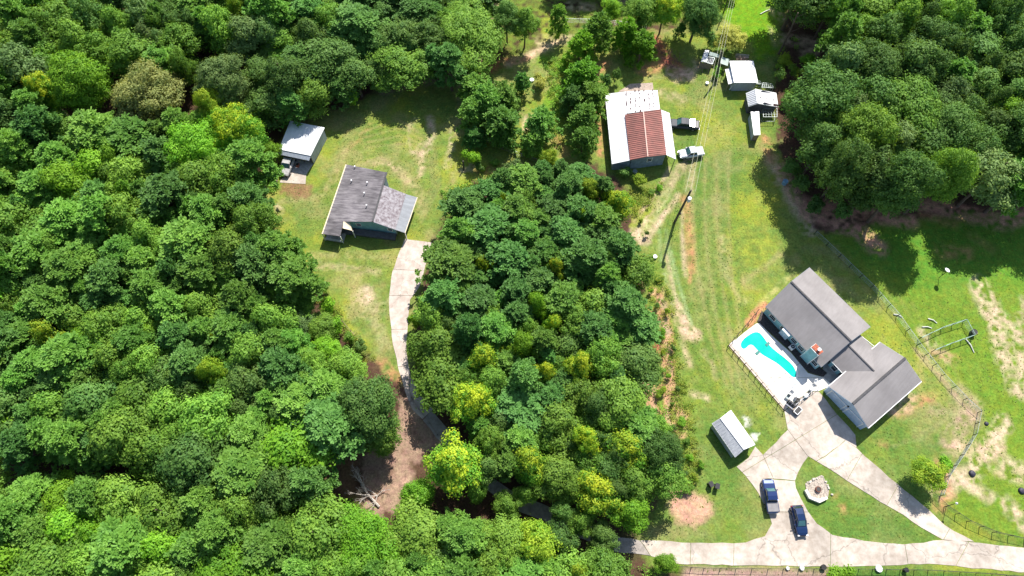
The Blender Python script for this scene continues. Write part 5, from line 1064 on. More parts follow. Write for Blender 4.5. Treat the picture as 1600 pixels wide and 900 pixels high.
# boards behind the white shed, tractor tyre by the machine shed
for k in range(4):
    pass
wp = thing('board_pile', 'pile of reddish boards behind the white shed', 'board pile', P(1160, 91))
for k in range(6): mb = MB(); mb.box((random.uniform(-.4, .4), -.5+k*.25, .08+.09*(k % 3)), (3.0+random.uniform(-.6, .5), .2, .07), random.uniform(-.15, .15)); mb.build('board', surf('reddish_board_%s' % 'abcdef'[k], (.42, .25+.03*k, .2+.03*k, 1), rough=.8), wp)
tt = thing('tractor_tyre', 'big worn tyre lying in the brush below the machine shed', 'tyre', P(429, 285)); mb = MB(); mb.tube([(math.cos(6.283*k/20)*.5, math.sin(6.283*k/20)*.5, .25) for k in range(21)], .2, 8, cap=False); mb.build('tyre', surf('dusty_tyre', (.16, .11, .09, 1), rough=.9), tt)
tm = thing('mower', 'small red and black mower in the shade of the machine shed', 'mower', Z7(345, 600)); mb = MB(); mb.box((0, 0, .35), (.6, .9, .3)); mb.build('deck', BRICK, tm, bevel=.05); mb = MB(); mb.box((0, .1, .6), (.35, .4, .25)); mb.build('engine', BLACK, tm, bevel=.03); mb = MB(); mb.bar((-.2, -.4, .4), (-.2, -1.0, 1.0), .04); mb.bar((.2, -.4, .4), (.2, -1.0, 1.0), .04); mb.bar((-.2, -1.0, 1.0), (.2, -1.0, 1.0), .04); mb.build('handle', RIM, tm)

# ------------------------------------------------------------------ trees
def quads(C, Nn, sx, sy, rng, twist=True):
    """leaf-sized quads at C with normals Nn"""
    n = len(C); Nn = Nn/np.linalg.norm(Nn, axis=1)[:, None]
    r = rng.normal(size=(n, 3)); A = np.cross(Nn, r); A /= np.linalg.norm(A, axis=1)[:, None]; B = np.cross(Nn, A)
    A *= sx[:, None]/2; B *= sy[:, None]/2
    V = np.stack([C-A, C-B*0.9+A*.1, C+A, C+B*0.9+A*.1], 1).reshape(-1, 3)
    return V, np.arange(4*n).reshape(n, 4)
def broad_crown(name, R, Hc, zc, nleaf, seed, leaf=.34, lobes=11, loose=.28, flat_=.85, point=.35):
    """leafy crown: lobes of clumps of leaves round (0,0,zc)"""
    rng = np.random.default_rng(seed)
    k = lobes; ph = rng.random(k)*6.283; u = rng.uniform(-.75, 1, k); rr = np.sqrt(1-np.clip(u, -1, 1)**2)
    dr_ = rng.uniform(.45, .86, k); LC = np.stack([np.cos(ph)*rr*R*dr_, np.sin(ph)*rr*R*dr_, u*Hc*.44], 1); LR = R*rng.uniform(.20, .40, k); LC = np.vstack([LC, [[0, 0, Hc*.1]]]); LR = np.append(LR, R*.46)
    LC[:, :2] *= (np.where(LC[:, 2] < 0, .88, 1)*(1-point*np.clip(LC[:, 2]/(Hc*.5), 0, 1)))[:, None]; LR *= 1-point*.55*np.clip(LC[:, 2]/(Hc*.5), 0, 1); LC[:, :2] += rng.normal(size=(len(LC), 2))*R*.07
    if point > .5: LC = np.vstack([LC, [[0, 0, Hc*.40]], [[0, 0, Hc*.27]]]); LR = np.append(LR, [R*.26, R*.36])
    nc = max(30, nleaf//58); cl = []
    while len(cl) < nc:
        i = rng.integers(len(LC)); d = rng.normal(size=3); d /= np.linalg.norm(d)
        if d[2] < -.45: continue
        d[2] *= flat_; p = LC[i]+d*LR[i]*rng.uniform(.82, 1.08)
        dd = np.linalg.norm(p-LC, axis=1)/LR
        if (dd < .72).any() and rng.random() < .85: continue
        if cl and (np.linalg.norm(np.array(cl)-p, axis=1) < loose*1.75).any() and rng.random() < .93: continue
        cl.append(p)
    cl = np.array(cl); ln_ = cl-LC[np.argmin(np.linalg.norm(cl[:, None]-LC[None], axis=2)/LR[None], axis=1)]; ln_ /= np.maximum(np.linalg.norm(ln_, axis=1), .05)[:, None]; tone = np.clip(rng.normal(.5, .28, nc), 0, 1)
    idx = rng.integers(0, nc, nleaf); sp_ = loose*(.8+.5*rng.random(nc))
    off = rng.normal(size=(nleaf, 3))*sp_[idx][:, None]*np.array([1, 1, .7]); C = cl[idx]+off
    inner = rng.random(nleaf) < .10; C[inner] *= rng.uniform(.3, .8, inner.sum())[:, None]
    out_ = C/np.maximum(np.linalg.norm(C, axis=1), .01)[:, None]
    Nn = off/loose*.55+ln_[idx]*.35+out_*.15+np.array([0, 0, .5])+rng.normal(size=(nleaf, 3))*.4
    s = leaf*rng.uniform(.65, 1.35, nleaf); V, Q = quads(C+np.array([0, 0, zc]), Nn, s, s*rng.uniform(.5, .9, nleaf), rng)
    t_ = np.clip(tone[idx]*.62+rng.random(nleaf)*.42, 0, 1); tip = np.clip((C[:, 2]/(Hc*.5)*.5+.5)*.55+tone[idx]*.5+rng.normal(0, .08, nleaf), 0, 1)
    return fastmesh(name, V, Q, None, {'leaf_tone': np.repeat(t_, 4), 'leaf_tip': np.repeat(tip, 4)})
def pine_crown(name, R, z0, z1, nt_, seed, blade=.42, per=26):
    """pine crown: whorls of limbs that carry tufts of needles"""
    rng = np.random.default_rng(seed); T = []; D = []; tn = []
    nb = int(nt_/5.5)
    for b in range(nb):
        t = rng.random()**.8; z = z0+(z1-z0)*t; reach = R*(1.0-t)**.62*rng.uniform(.72, 1.1)+.35; a = rng.random()*6.283
        br_t = rng.uniform(.2, .8)
        for j in range(6):
            s = rng.uniform(.45, 1.0); p = np.array([math.cos(a)*reach*s, math.sin(a)*reach*s, z+reach*s*.28])+rng.normal(size=3)*.26
            T.append(p); D.append([math.cos(a)*.5, math.sin(a)*.5, .8]); tn.append(np.clip(br_t+rng.normal(0, .2), 0, 1))
    T = np.array(T); D = np.array(D); tn = np.array(tn); n = len(T)*per; idx = np.repeat(np.arange(len(T)), per)
    d = D[idx]*.75+rng.normal(size=(n, 3))*.62; d /= np.linalg.norm(d, axis=1)[:, None]
    L_ = blade*rng.uniform(.6, 1.2, n); C0 = T[idx]+rng.normal(size=(n, 3))*.07; C1 = C0+d*L_[:, None]
    sd_ = np.cross(d, np.array([0, 0, 1.0])+rng.normal(size=(n, 3))*.35); sd_ /= np.linalg.norm(sd_, axis=1)[:, None]; wv = sd_*(blade*.17)
    V = np.stack([C0-wv*.6, C0+wv*.6, C1+wv, C1-wv], 1).reshape(-1, 3); Q = np.arange(4*n).reshape(n, 4)
    t_ = np.clip(tn[idx]*.7+rng.random(n)*.35, 0, 1)
    return fastmesh(name, V, Q, None, {'leaf_tone': np.repeat(t_, 4), 'leaf_tip': np.repeat(t_, 4)})
def trunk_mesh(name, h, r, R, seed, limbs=6, z_from=.35):
    rnd = random.Random(seed); mb = MB(); pts = []; x = y = 0
    for k in range(6):
        pts.append((x, y, h*.92*k/5-.1)); x += rnd.uniform(-.12, .12); y += rnd.uniform(-.12, .12)
    mb.tube(pts, [r*(1.15-k*.17) for k in range(6)], 7)
    for k in range(limbs):
        t_ = z_from+(.85-z_from)*k/limbs; a = rnd.uniform(0, 6.283); l = R*(1-.5*k/limbs)*.75; i = min(4, int(t_*5)); b = Vector(pts[i])*(1-(t_*5-i))+Vector(pts[i+1])*(t_*5-i)
        e = b+Vector((math.cos(a)*l, math.sin(a)*l, l*.55)); m_ = (b+e)/2+Vector((0, 0, l*.08)); mb.tube([b, m_, e], [r*.38, r*.25, r*.08], 5)
    me = bpy.data.meshes.new(name); me.from_pydata(mb.v, [], mb.f); me.materials.append(BARK); return me
# mesh library (shared data): (crown mesh, trunk mesh, radius, height, crown centre height)
LIB = {'pine': [], 'broad': [], 'big': [], 'small': [], 'cedar': []}
for i in range(6):
    R, h = 2.9, 15.0; LIB['pine'].append((pine_crown('pine_crown', R, h*.36, h, 520, 100+i, blade=.38), trunk_mesh('pine_trunk', h, .2, R, i, 7, .5), R, h, h*.74))
for i in range(7):
    R, Hc, h = 3.5, 9.0, 13.0; zc = h-Hc*.58; LIB['broad'].append((broad_crown('crown', R, Hc, zc, 12500, 200+i, leaf=.29, lobes=26, point=(.25, .6, .4, .75, .2, .55, .45)[i], loose=.30), trunk_mesh('trunk', h, .19, R, 20+i), R, h, zc))
for i in range(4):
    R, Hc, h = 5.4, 11.0, 17.0; zc = h-Hc*.58; LIB['big'].append((broad_crown('crown', R, Hc, zc, 28000, 300+i, leaf=.31, lobes=38, loose=.36), trunk_mesh('trunk', h, .3, R, 40+i, 8), R, h, zc))
for i in range(4):
    R, Hc, h = 1.5, 2.4, 3.2; zc = h-Hc*.6; LIB['small'].append((broad_crown('foliage', R, Hc, zc, 1800, 400+i, leaf=.26, lobes=6, loose=.2), trunk_mesh('stem', h, .06, R, 60+i, 4, .2), R, h, zc))
for i in range(3):
    R, h = 1.9, 7.0; LIB['cedar'].append((pine_crown('conifer_crown', R, h*.10, h, 330, 500+i, blade=.34, per=22), trunk_mesh('trunk', h, .12, R, 80+i, 5, .3), R, h, h*.45))
placed = []
def tree(kind, px, py, rad_m, h_m, mat, name, label, cat='tree', group=None):
    crown, trunk, R, h, zc = random.choice(LIB[kind]); sz = h_m/h; s_ = rad_m/R
    if 'SHRUB' in kind: pass
    p = P(px, py, zc*sz); o = thing(name, label, cat, (p.x, p.y, 0), group=group, rot=random.uniform(0, 6.283))
    o.scale = (s_*random.uniform(.85, 1.15), s_*random.uniform(.85, 1.15), sz)
    c = bpy.data.objects.new('foliage' if kind == 'small' else 'crown', crown); COL.objects.link(c); c.parent = o
    if not crown.materials: crown.materials.append(F_MID)
    c.material_slots[0].link = 'OBJECT'; c.material_slots[0].material = mat
    t_ = bpy.data.objects.new('stem' if kind == 'small' else 'trunk', trunk); COL.objects.link(t_); t_.parent = o
    placed.append((px, py, rad_m)); return o
SCALE = lambda py: (FPX*SP+(py-450)*CP)/CAM_H       # pixels per metre on the ground at that row
TAKEN = []
def special(kind, px, py, rpx, h, mat, label, name=None, cat='tree', grow=1.0):
    r = rpx/(SCALE(py)*CAM_H/(CAM_H-h*.7)); nm = name or {'pine': 'pine_tree', 'cedar': 'pine_tree', 'broad': 'broadleaf_tree', 'big': 'broadleaf_tree', 'small': 'shrub'}[kind]
    TAKEN.append((px, py, rpx)); return tree(kind, px, py, r, h, mat, nm, label, cat if nm != 'shrub' else 'shrub')
SPEC = [
 ('broad', 757, 562, 31, 12.5, F_YEL, 'yellow tipped tree left of the twin bright tops in the centre wood'), ('broad', 817, 545, 27, 13, F_BRIGHT, 'round bright green tree with a lime crown in the middle of the centre wood'), ('broad', 905, 575, 26, 12.5, F_YEL, 'spiky yellow topped tree on the right side of the centre wood'),
 ('broad', 850, 585, 20, 11.5, F_YEL, 'small yellow topped tree between two bigger ones in the centre wood'), ('broad', 742, 628, 38, 13, F_YEL, 'wide yellow tipped tree on the left edge of the centre wood above the lane'), ('broad', 838, 480, 22, 13, F_BRIGHT, 'lime topped tree in the dark pines north of the round bright tree'), ('broad', 862, 512, 18, 12, F_YEL, 'small yellow tipped tree just below the lime topped tree'),
 ('broad', 963, 322, 28, 11, F_YEL, 'yellow green tree at the corner of the centre wood nearest the workshop'), ('broad', 918, 302, 20, 11, F_YG, 'slim yellow tree left of the corner tree near the workshop'), ('broad', 858, 252, 17, 9, F_YG, 'small yellow tree on the top edge of the centre wood'), ('small', 757, 421, 13, 12, F_YG, 'tiny lime treetop showing through the upper centre wood'), ('small', 786, 318, 9, 11, F_YG, 'tiny yellow treetop near the top left of the centre wood'), ('broad', 868, 423, 20, 12, F_YEL, 'yellow tipped treetop in the heart of the dark pines'), ('small', 908, 352, 9, 12, F_YG, 'tiny yellow tip between the upper pines of the centre wood'),
 ('broad', 710, 726, 49, 13, F_YEL, 'large tree with golden tips below the bend of the lane'), ('broad', 655, 772, 27, 7, F_BRIGHT, 'low bright green tree at the foot of the golden tipped tree'), ('broad', 828, 725, 34, 11, F_YEL, 'lime topped tree just above the shaded lane'), ('broad', 928, 765, 34, 11, F_YEL, 'yellow green tree above the lower bend of the shaded lane'), ('broad', 975, 705, 36, 12, F_YEL, 'yellow tipped tree at the lower right of the centre wood'), ('broad', 915, 690, 26, 12, F_YEL, 'yellow tipped tree left of its twin in the lower centre wood'),
 ('broad', 838, 850, 38, 12, F_YG, 'brilliant yellow green tree below the shaded lane'), ('broad', 899, 893, 20, 12, F_YG, 'yellow treetop cut by the bottom edge of the photo'), ('broad', 985, 800, 34, 9, F_BRIGHT, 'bright green round tree where the lane leaves the wood'), ('broad', 965, 715, 22, 11, F_DARK, 'dark tree between the yellow tipped pair of the lower centre wood'), ('big', 1032, 705, 36, 11, F_DARK, 'dark round tree at the lower right corner of the centre wood'),
 ('big', 130, 130, 56, 17, F_BRIGHT, 'big bright green round tree in the upper left wood'), ('big', 228, 148, 52, 16.5, F_OLIVE, 'big olive brown tree beside the bright round tree in the upper left wood'), ('big', 352, 128, 46, 15, F_GREY, 'pale green broad tree right of the olive tree in the upper left wood'), ('broad', 330, 170, 26, 13.5, F_YG, 'yellow green tree at the upper end of the bright strip in the left wood'), ('big', 368, 205, 42, 14, F_YEL, 'yellow tipped tree above the machine shed'), ('big', 308, 235, 46, 15, F_BRIGHT, 'vivid green tree below the bright strip in the left wood'), ('broad', 72, 145, 22, 14, F_YEL, 'yellowish tree tucked left of the big bright round tree'), ('broad', 84, 528, 24, 14, F_YG, 'lone yellow green tree among the pines of the left wood'),
 ('small', 343, 538, 8, 13, F_YG, 'tiny golden treetop at the right of the left wood'), ('broad', 338, 585, 24, 14, F_YG, 'yellow green treetop below the tiny golden one'), ('broad', 375, 25, 20, 14, F_YG, 'yellow green treetop near the top edge of the left wood'), ('broad', 235, 68, 22, 14, F_GREY, 'pale treetop above the olive tree'),
 ('big', 578, 634, 62, 14, F_DARK, 'large dark green oak beside the lower end of the west driveway'), ('broad', 602, 682, 28, 9, F_MID, 'lower green tree tucked under the large dark oak'), ('broad', 545, 575, 36, 9, F_MID, 'feathery green tree between the left lawn and the large dark oak'), ('broad', 483, 565, 30, 9, F_MID, 'light tree filling the slope left of the feathery one'), ('broad', 470, 510, 24, 7, F_GREY, 'grey green young tree on the slope beside the left lawn'),
 ('broad', 426, 238, 17, 6.5, F_BRIGHT, 'bright green tree hugging the left side of the machine shed'), ('small', 547, 150, 12, 6, F_BRIGHT, 'bright sapling in front of the shadowy top wood'), ('small', 606, 124, 11, 3.5, F_PALE, 'pale bleached shrub at the foot of the top wood'), ('small', 590, 135, 12, 4, F_DARK, 'dark shrub beside the pale bleached shrub'), ('small', 655, 112, 12, 5, F_DARK, 'dark shrub under the right part of the top wood'),
 ('cedar', 745, 148, 28, 8, F_PINE, 'upper left pine of the round clump in the middle clearing'), ('cedar', 786, 160, 28, 8, F_PINE, 'upper right pine of the round clump in the middle clearing'), ('cedar', 742, 182, 28, 8, F_PINE, 'left pine of the round clump in the middle clearing'), ('cedar', 782, 198, 32, 8.5, F_PINE, 'right pine of the round clump in the middle clearing'), ('cedar', 762, 172, 28, 9, F_PINE, 'tallest pine in the centre of the round clump in the middle clearing'), ('cedar', 742, 218, 18, 5, F_PINE2, 'lowest pine of the round clump beside its wire fence'), ('cedar', 816, 135, 14, 6, F_PINE2, 'narrow dark cedar right of the round clump'),
 ('cedar', 845, 200, 27, 8, F_PINE, 'leaning bushy pine below the narrow cedar'), ('cedar', 832, 226, 20, 6, F_PINE, 'lower companion of the leaning bushy pine'), ('small', 843, 130, 15, 3, F_PALE, 'pale dry bush right of the narrow cedar'),
 ('cedar', 906, 82, 22, 8, F_BRIGHT, 'bushy pine at the upper end of the row left of the workshop'), ('cedar', 930, 60, 24, 9, F_MID, 'tall pine at the top of the row left of the workshop'), ('cedar', 910, 130, 28, 8, F_BRIGHT, 'bright leafy pine in the row left of the workshop'), ('cedar', 925, 158, 24, 7, F_MID, 'green pine close to the left roof of the workshop'), ('cedar', 893, 160, 18, 6, F_PINE2, 'dark small pine on the field side of the row'), ('cedar', 912, 192, 24, 8, F_PINE, 'pine beside the lower left of the workshop'), ('cedar', 910, 225, 22, 7, F_PINE, 'last pine of the row before the centre wood'),
 ('cedar', 976, 60, 20, 8, F_BRIGHT, 'pine left of the red clay scrape'), ('cedar', 1001, 80, 22, 7, F_BRIGHT, 'sunny pine beside the red clay scrape'), ('small', 946, 128, 12, 4, F_PINE2, 'blue green shrub behind the workshop'), ('small', 962, 118, 10, 4, F_DARK, 'dark shrub behind the workshop apron'), ('small', 1000, 282, 14, 2.5, F_YG, 'yellowish shrub in front of the workshop wall'), ('small', 975, 270, 12, 2.5, F_DARK, 'dark shrub against the shaded workshop wall'),
 ('cedar', 873, 38, 17, 8, F_MID, 'rounded pine standing alone by the dirt track at the top'), ('broad', 820, 38, 28, 11, F_MID, 'bushy green tree at the right end of the top wood'), ('broad', 792, 30, 24, 11, F_DARK, 'dark tree behind the bushy one at the end of the top wood'), ('broad', 1000, 22, 26, 10, F_MID, 'green tree at the top above the row of pines'), ('broad', 1040, 15, 26, 11, F_YEL, 'yellow tipped tree at the top edge near the cables'), ('broad', 955, 15, 20, 7, F_BRIGHT, 'bright scrub tree on the top edge'), ('big', 1092, 22, 36, 12, F_DARK, 'deep green tree at the top edge beside the cables'), ('cedar', 1062, 52, 9, 4, F_PINE2, 'tiny dark cedar standing in the shade at the top'),
 ('broad', 1143, 60, 26, 5.5, F_PALE, 'pale feathery yellow tree above the white shed'), ('small', 1112, 60, 14, 4, F_DARK, 'dark bush left of the pale feathery tree'), ('small', 1122, 112, 10, 2.2, F_BRIGHT, 'green bush between the coops and the white shed'),
 ('broad', 1452, 741, 29, 6.0, F_YG, 'round yellow green tree beside the long driveway'), ('small', 1475, 724, 14, 2.5, F_BRIGHT, 'green shrub joined to the yard fence above the round yellow green tree'), ('big', 1410, 290, 44, 20, F_DARK, 'tall dark tree at the lower front of the big right wood'), ('big', 1472, 276, 42, 20, F_MID, 'tall green tree right of the tall dark one at the front of the right wood'), ('big', 1320, 262, 44, 19, F_DARK, 'tall dark tree at the lower left front of the big right wood'), ('small', 1308, 893, 20, 2.5, F_BRIGHT, 'round clipped shrub behind the bottom fence'),
 ('small', 512, 478, 17, 4.5, F_BRIGHT, 'upper shrub on the border of the left lawn'), ('small', 524, 508, 15, 3.5, F_BRIGHT, 'middle shrub on the border of the left lawn'), ('small', 563, 541, 12, 3, F_DARK, 'dark lowest shrub on the border of the left lawn'), ('small', 500, 448, 12, 3, F_MID, 'small shrub at the top of the left lawn border'),
 ('small', 738, 248, 14, 4, F_BRIGHT, 'small bright tree below the fenced round clump'), ('small', 802, 262, 14, 3.5, F_GREY, 'pale sapling above the top edge of the centre wood'), ('small', 748, 258, 10, 2.5, F_DARK, 'dark bush beside the stub post in the middle clearing'),
 ('broad', 762, 730, 27, 10, F_DARK, 'dark tree spreading over the lane right of the golden tipped tree'), ('broad', 822, 772, 20, 7, F_MID, 'small green tree covering the lane below the lime topped tree'), ('broad', 908, 815, 25, 8, F_MID, 'green tree over the lane left of where it leaves the wood'), ('broad', 446, 126, 32, 15, F_DARK, 'tall dark tree whose shade falls on the machine shed roof'),
 ('broad', 500, 512, 24, 5.5, F_MID, 'leafy young tree behind the upper border shrub of the left lawn'), ('broad', 512, 545, 22, 5, F_BRIGHT, 'leafy bright tree behind the lower border shrubs of the left lawn'), ('broad', 470, 470, 24, 6.5, F_PINE, 'loose green tree where the left lawn narrows'), ('small', 545, 528, 12, 3, F_MID, 'small green bush between the border shrubs and the wood'), ('broad', 1040, 880, 20, 3.5, F_BRIGHT, 'low bright tree at the bottom edge under the start of the driveway'),
 ('broad', 765, 690, 26, 11, F_MID, 'mid green tree leaning over the shaded lane above the golden tipped tree'), ('broad', 792, 790, 24, 7, F_MID, 'loose low tree on the south side of the shaded lane'), ('broad', 880, 800, 20, 8, F_DARK, 'dark tree overhanging the middle of the shaded lane'), ('broad', 940, 838, 26, 7, F_DARK, 'dark low tree below the lower bend of the shaded lane'),
 ('broad', 870, 845, 30, 9, F_DARK, 'dark green tree right of the brilliant yellow green tree'), ('broad', 745, 765, 20, 8, F_MID, 'young green tree on the inner side of the shaded lane'), ('broad', 656, 560, 15, 5, F_BRIGHT, 'bright tree touching the right side of the west driveway'), ('small', 648, 500, 13, 4, F_BRIGHT, 'bright shrub touching the right side of the west driveway'),
 ('big', 1290, 70, 0, 1, None, None),
]
for s_ in SPEC:
    if s_[6] is None: continue
    special(s_[0], s_[1], s_[2], s_[3], s_[4], s_[5], s_[6], name='shrub' if (s_[0] == 'small' and s_[4] < 6) else None, cat='tree')
def inside(px, py, poly):
    c = False; n = len(poly)
    for i in range(n):
        a, b = poly[i], poly[(i+1) % n]
        if (a[1] > py) != (b[1] > py) and px < (b[0]-a[0])*(py-a[1])/(b[1]-a[1])+a[0]: c = not c
    return c
PH = {'pine_tree': 'pine', 'broadleaf_tree': 'broadleaf tree', 'young_pine_tree': 'pine', 'young_broadleaf_tree': 'broadleaf tree'}
WOODS = []
def wood(where, poly, spacing, mix, hr, seed, group):
    """fill a stretch of canopy; mix = [(kind, material, weight, tone word)]; spacing in plan pixels"""
    rnd = random.Random(seed); xs = [p[0] for p in poly]; ys = [p[1] for p in poly]; pts = []; tries = 0
    while tries < 14000:
        tries += 1; fill = tries > 10500; x = rnd.uniform(min(xs), max(xs)); y = rnd.uniform(min(ys), max(ys))
        if not inside(x, y, poly): continue
        k = rnd.choices(mix, [m_[2] for m_ in mix])[0]; sp = spacing*(1.32 if k[0] == 'big' else 1.0)*rnd.uniform(.78, 1.22)*SCALE(y)/8.7*(.6 if fill else 1)
        if any((x-a)**2+(y-b)**2 < ((sp+c)*(.38 if fill else .46))**2 for a, b, c in pts): continue
        if any((x-a)**2+(y-b)**2 < ((sp*.5+c*.8))**2*.62 for a, b, c in TAKEN): continue
        pts.append((x, y, sp)); kind, mat, _, tone = k; h = rnd.uniform(*hr)*(1.08 if kind == 'big' else 1)*rnd.uniform(.88, 1.06)*(rnd.uniform(.72, .9) if fill else 1)
        if fill: tone = 'young '+tone.replace('mid ', ''); kind = 'broad' if kind == 'big' else kind
        r = sp/SCALE(y)*.80*(1.1 if fill else 1)
        nm = ('young_pine_tree' if fill else 'pine_tree') if kind in ('pine', 'cedar') else ('young_broadleaf_tree' if fill else 'broadleaf_tree')
        WOODS.append((tree(kind, x, y, r, h, mat, nm, '%s %s %s' % (tone, PH[nm], where), 'tree', '%s %s' % (tone+' '+PH[nm]+'s', group)), x, y, (tone, PH[nm])))
    GLOBAL.extend([(a, b, c*.5) for a, b, c in pts])
GLOBAL = []
MPINE = [('pine', F_PINE, 5, 'mid green'), ('pine', F_PINE2, 2, 'blue green'), ('broad', F_MID, 3, 'mid green')]
wood('in the top left corner of the woods', [(-50, -60), (420, -60), (420, 60), (300, 70), (290, 110), (180, 90), (90, 90), (60, 170), (-50, 230)], 50, [('pine', F_PINE, 3, 'mid green'), ('broad', F_MID, 3, 'mid green'), ('broad', F_DARK, 3, 'dark green'), ('broad', F_GREY, 2, 'grey green')], (13, 17), 1, 'in the top left corner')
TAKEN += GLOBAL; GLOBAL = []
wood('in the shaded wood along the top, above the left clearing', [(420, -60), (770, -60), (765, 58), (735, 88), (640, 108), (560, 136), (510, 146), (475, 160), (440, 165), (408, 190), (400, 100)], 54, [('broad', F_DARK, 4, 'dark green'), ('big', F_MID, 2, 'mid green'), ('pine', F_PINE2, 2, 'blue green'), ('broad', F_MID, 2, 'mid green')], (9.5, 12.5), 2, 'along the top')
TAKEN += GLOBAL; GLOBAL = []
wood('in the upper part of the left wood, west of the cottage', [(-50, 200), (60, 190), (200, 210), (400, 175), (385, 300), (410, 345), (435, 400), (300, 400), (-50, 400)], 57, MPINE+[('big', F_MID, 1, 'mid green'), ('broad', F_BRIGHT, 1, 'bright green')], (12.5, 16), 3, 'in the upper left wood')
TAKEN += GLOBAL; GLOBAL = []
wood('in the middle of the left wood', [(-50, 400), (300, 400), (435, 400), (458, 440), (478, 470), (482, 520), (490, 560), (430, 580), (300, 590), (-50, 590)], 55, MPINE+[('broad', F_BRIGHT, 1, 'bright green')], (12.5, 15.5), 4, 'in the middle of the left wood')
TAKEN += GLOBAL; GLOBAL = []
wood('in the lower left wood, above the dark opening', [(-50, 590), (300, 590), (430, 570), (500, 590), (530, 650), (520, 680), (490, 700), (478, 770), (380, 765), (230, 700), (130, 688), (-50, 700)], 57, MPINE+[('broad', F_DARK, 2, 'dark green'), ('broad', F_BRIGHT, 1, 'bright green')], (12.5, 15.5), 5, 'in the lower left wood')
TAKEN += GLOBAL; GLOBAL = []
wood('along the bottom left edge of the photo', [(-50, 775), (130, 775), (240, 780), (400, 790), (520, 828), (600, 838), (600, 960), (-50, 960)], 52, [('broad', F_MID, 3, 'mid green'), ('pine', F_PINE, 3, 'mid green'), ('big', F_BRIGHT, 1, 'bright green'), ('broad', F_BRIGHT, 1, 'bright green')], (12, 15), 6, 'along the bottom left')
TAKEN += GLOBAL; GLOBAL = []
wood('below the shaded lane at the bottom of the photo', [(600, 838), (680, 820), (770, 828), (850, 850), (925, 878), (960, 900), (985, 925), (985, 960), (600, 960)], 50, [('broad', F_MID, 3, 'mid green'), ('pine', F_PINE, 3, 'mid green'), ('broad', F_BRIGHT, 1, 'bright green'), ('broad', F_DARK, 1, 'dark green')], (10, 13.5), 7, 'below the lane')
TAKEN += GLOBAL; GLOBAL = []
wood('in the upper half of the centre wood', [(722, 345), (728, 306), (765, 290), (800, 280), (840, 268), (885, 268), (935, 285), (968, 340), (975, 385), (1000, 430), (1000, 480), (676, 480), (690, 430), (708, 385)], 50, [('pine', F_PINE2, 5, 'blue green'), ('pine', F_PINE, 3, 'mid green'), ('broad', F_MID, 1, 'mid green')], (10, 13), 8, 'in the upper centre wood')
TAKEN += GLOBAL; GLOBAL = []
wood('in the middle of the centre wood', [(676, 480), (1000, 480), (1002, 540), (995, 600), (985, 640), (720, 640), (700, 620), (674, 575), (670, 520)], 48, [('pine', F_PINE2, 4, 'blue green'), ('pine', F_PINE, 3, 'mid green'), ('broad', F_MID, 3, 'mid green'), ('broad', F_DARK, 1, 'dark green')], (10, 13), 9, 'in the middle of the centre wood')
TAKEN += GLOBAL; GLOBAL = []
wood('in the lower centre wood, above the shaded lane', [(720, 640), (985, 640), (1040, 670), (1045, 735), (1020, 765), (975, 775), (900, 770), (840, 755), (770, 710)], 46, [('broad', F_DARK, 3, 'dark green'), ('broad', F_MID, 4, 'mid green'), ('pine', F_PINE, 2, 'mid green')], (9, 12), 10, 'in the lower centre wood')
TAKEN += GLOBAL; GLOBAL = []
wood('in the big wood on the right, beside the coops', [(1284, 140), (1305, 110), (1420, 100), (1440, 160), (1440, 285), (1400, 308), (1345, 302), (1300, 280), (1274, 244), (1270, 200)], 54, [('big', F_DARK, 4, 'dark green'), ('broad', F_GREY, 2, 'grey green'), ('broad', F_DARK, 2, 'dark green'), ('big', F_MID, 2, 'mid green')], (16, 19.5), 11, 'beside the coops')
TAKEN += GLOBAL; GLOBAL = []
wood('in the far right of the woods, above the yard', [(1440, 70), (1660, 40), (1660, 290), (1560, 290), (1500, 270), (1440, 285)], 54, [('big', F_DARK, 4, 'dark green'), ('broad', F_GREY, 1, 'grey green'), ('broad', F_DARK, 3, 'dark green'), ('broad', F_BRIGHT, 1, 'bright green'), ('pine', F_PINE, 1, 'mid green')], (14.5, 17.5), 12, 'above the yard')
TAKEN += GLOBAL; GLOBAL = []
wood('along the top right edge of the photo', [(1250, -60), (1680, -60), (1660, 40), (1440, 70), (1300, 60), (1330, 20), (1250, 5)], 52, [('big', F_DARK, 2, 'dark green'), ('broad', F_DARK, 2, 'dark green'), ('broad', F_MID, 2, 'mid green'), ('pine', F_PINE, 2, 'mid green')], (14, 18), 13, 'along the top right')
TAKEN += GLOBAL; GLOBAL = []
# trees whose trunks rise beside the gap in the east wood
wood('beyond the top edge of the meadow', [(880, -90), (1120, -90), (1120, -40), (880, -40)], 56, [('broad', F_MID, 2, 'mid green'), ('broad', F_DARK, 2, 'dark green')], (9, 12), 14, 'beyond the meadow')
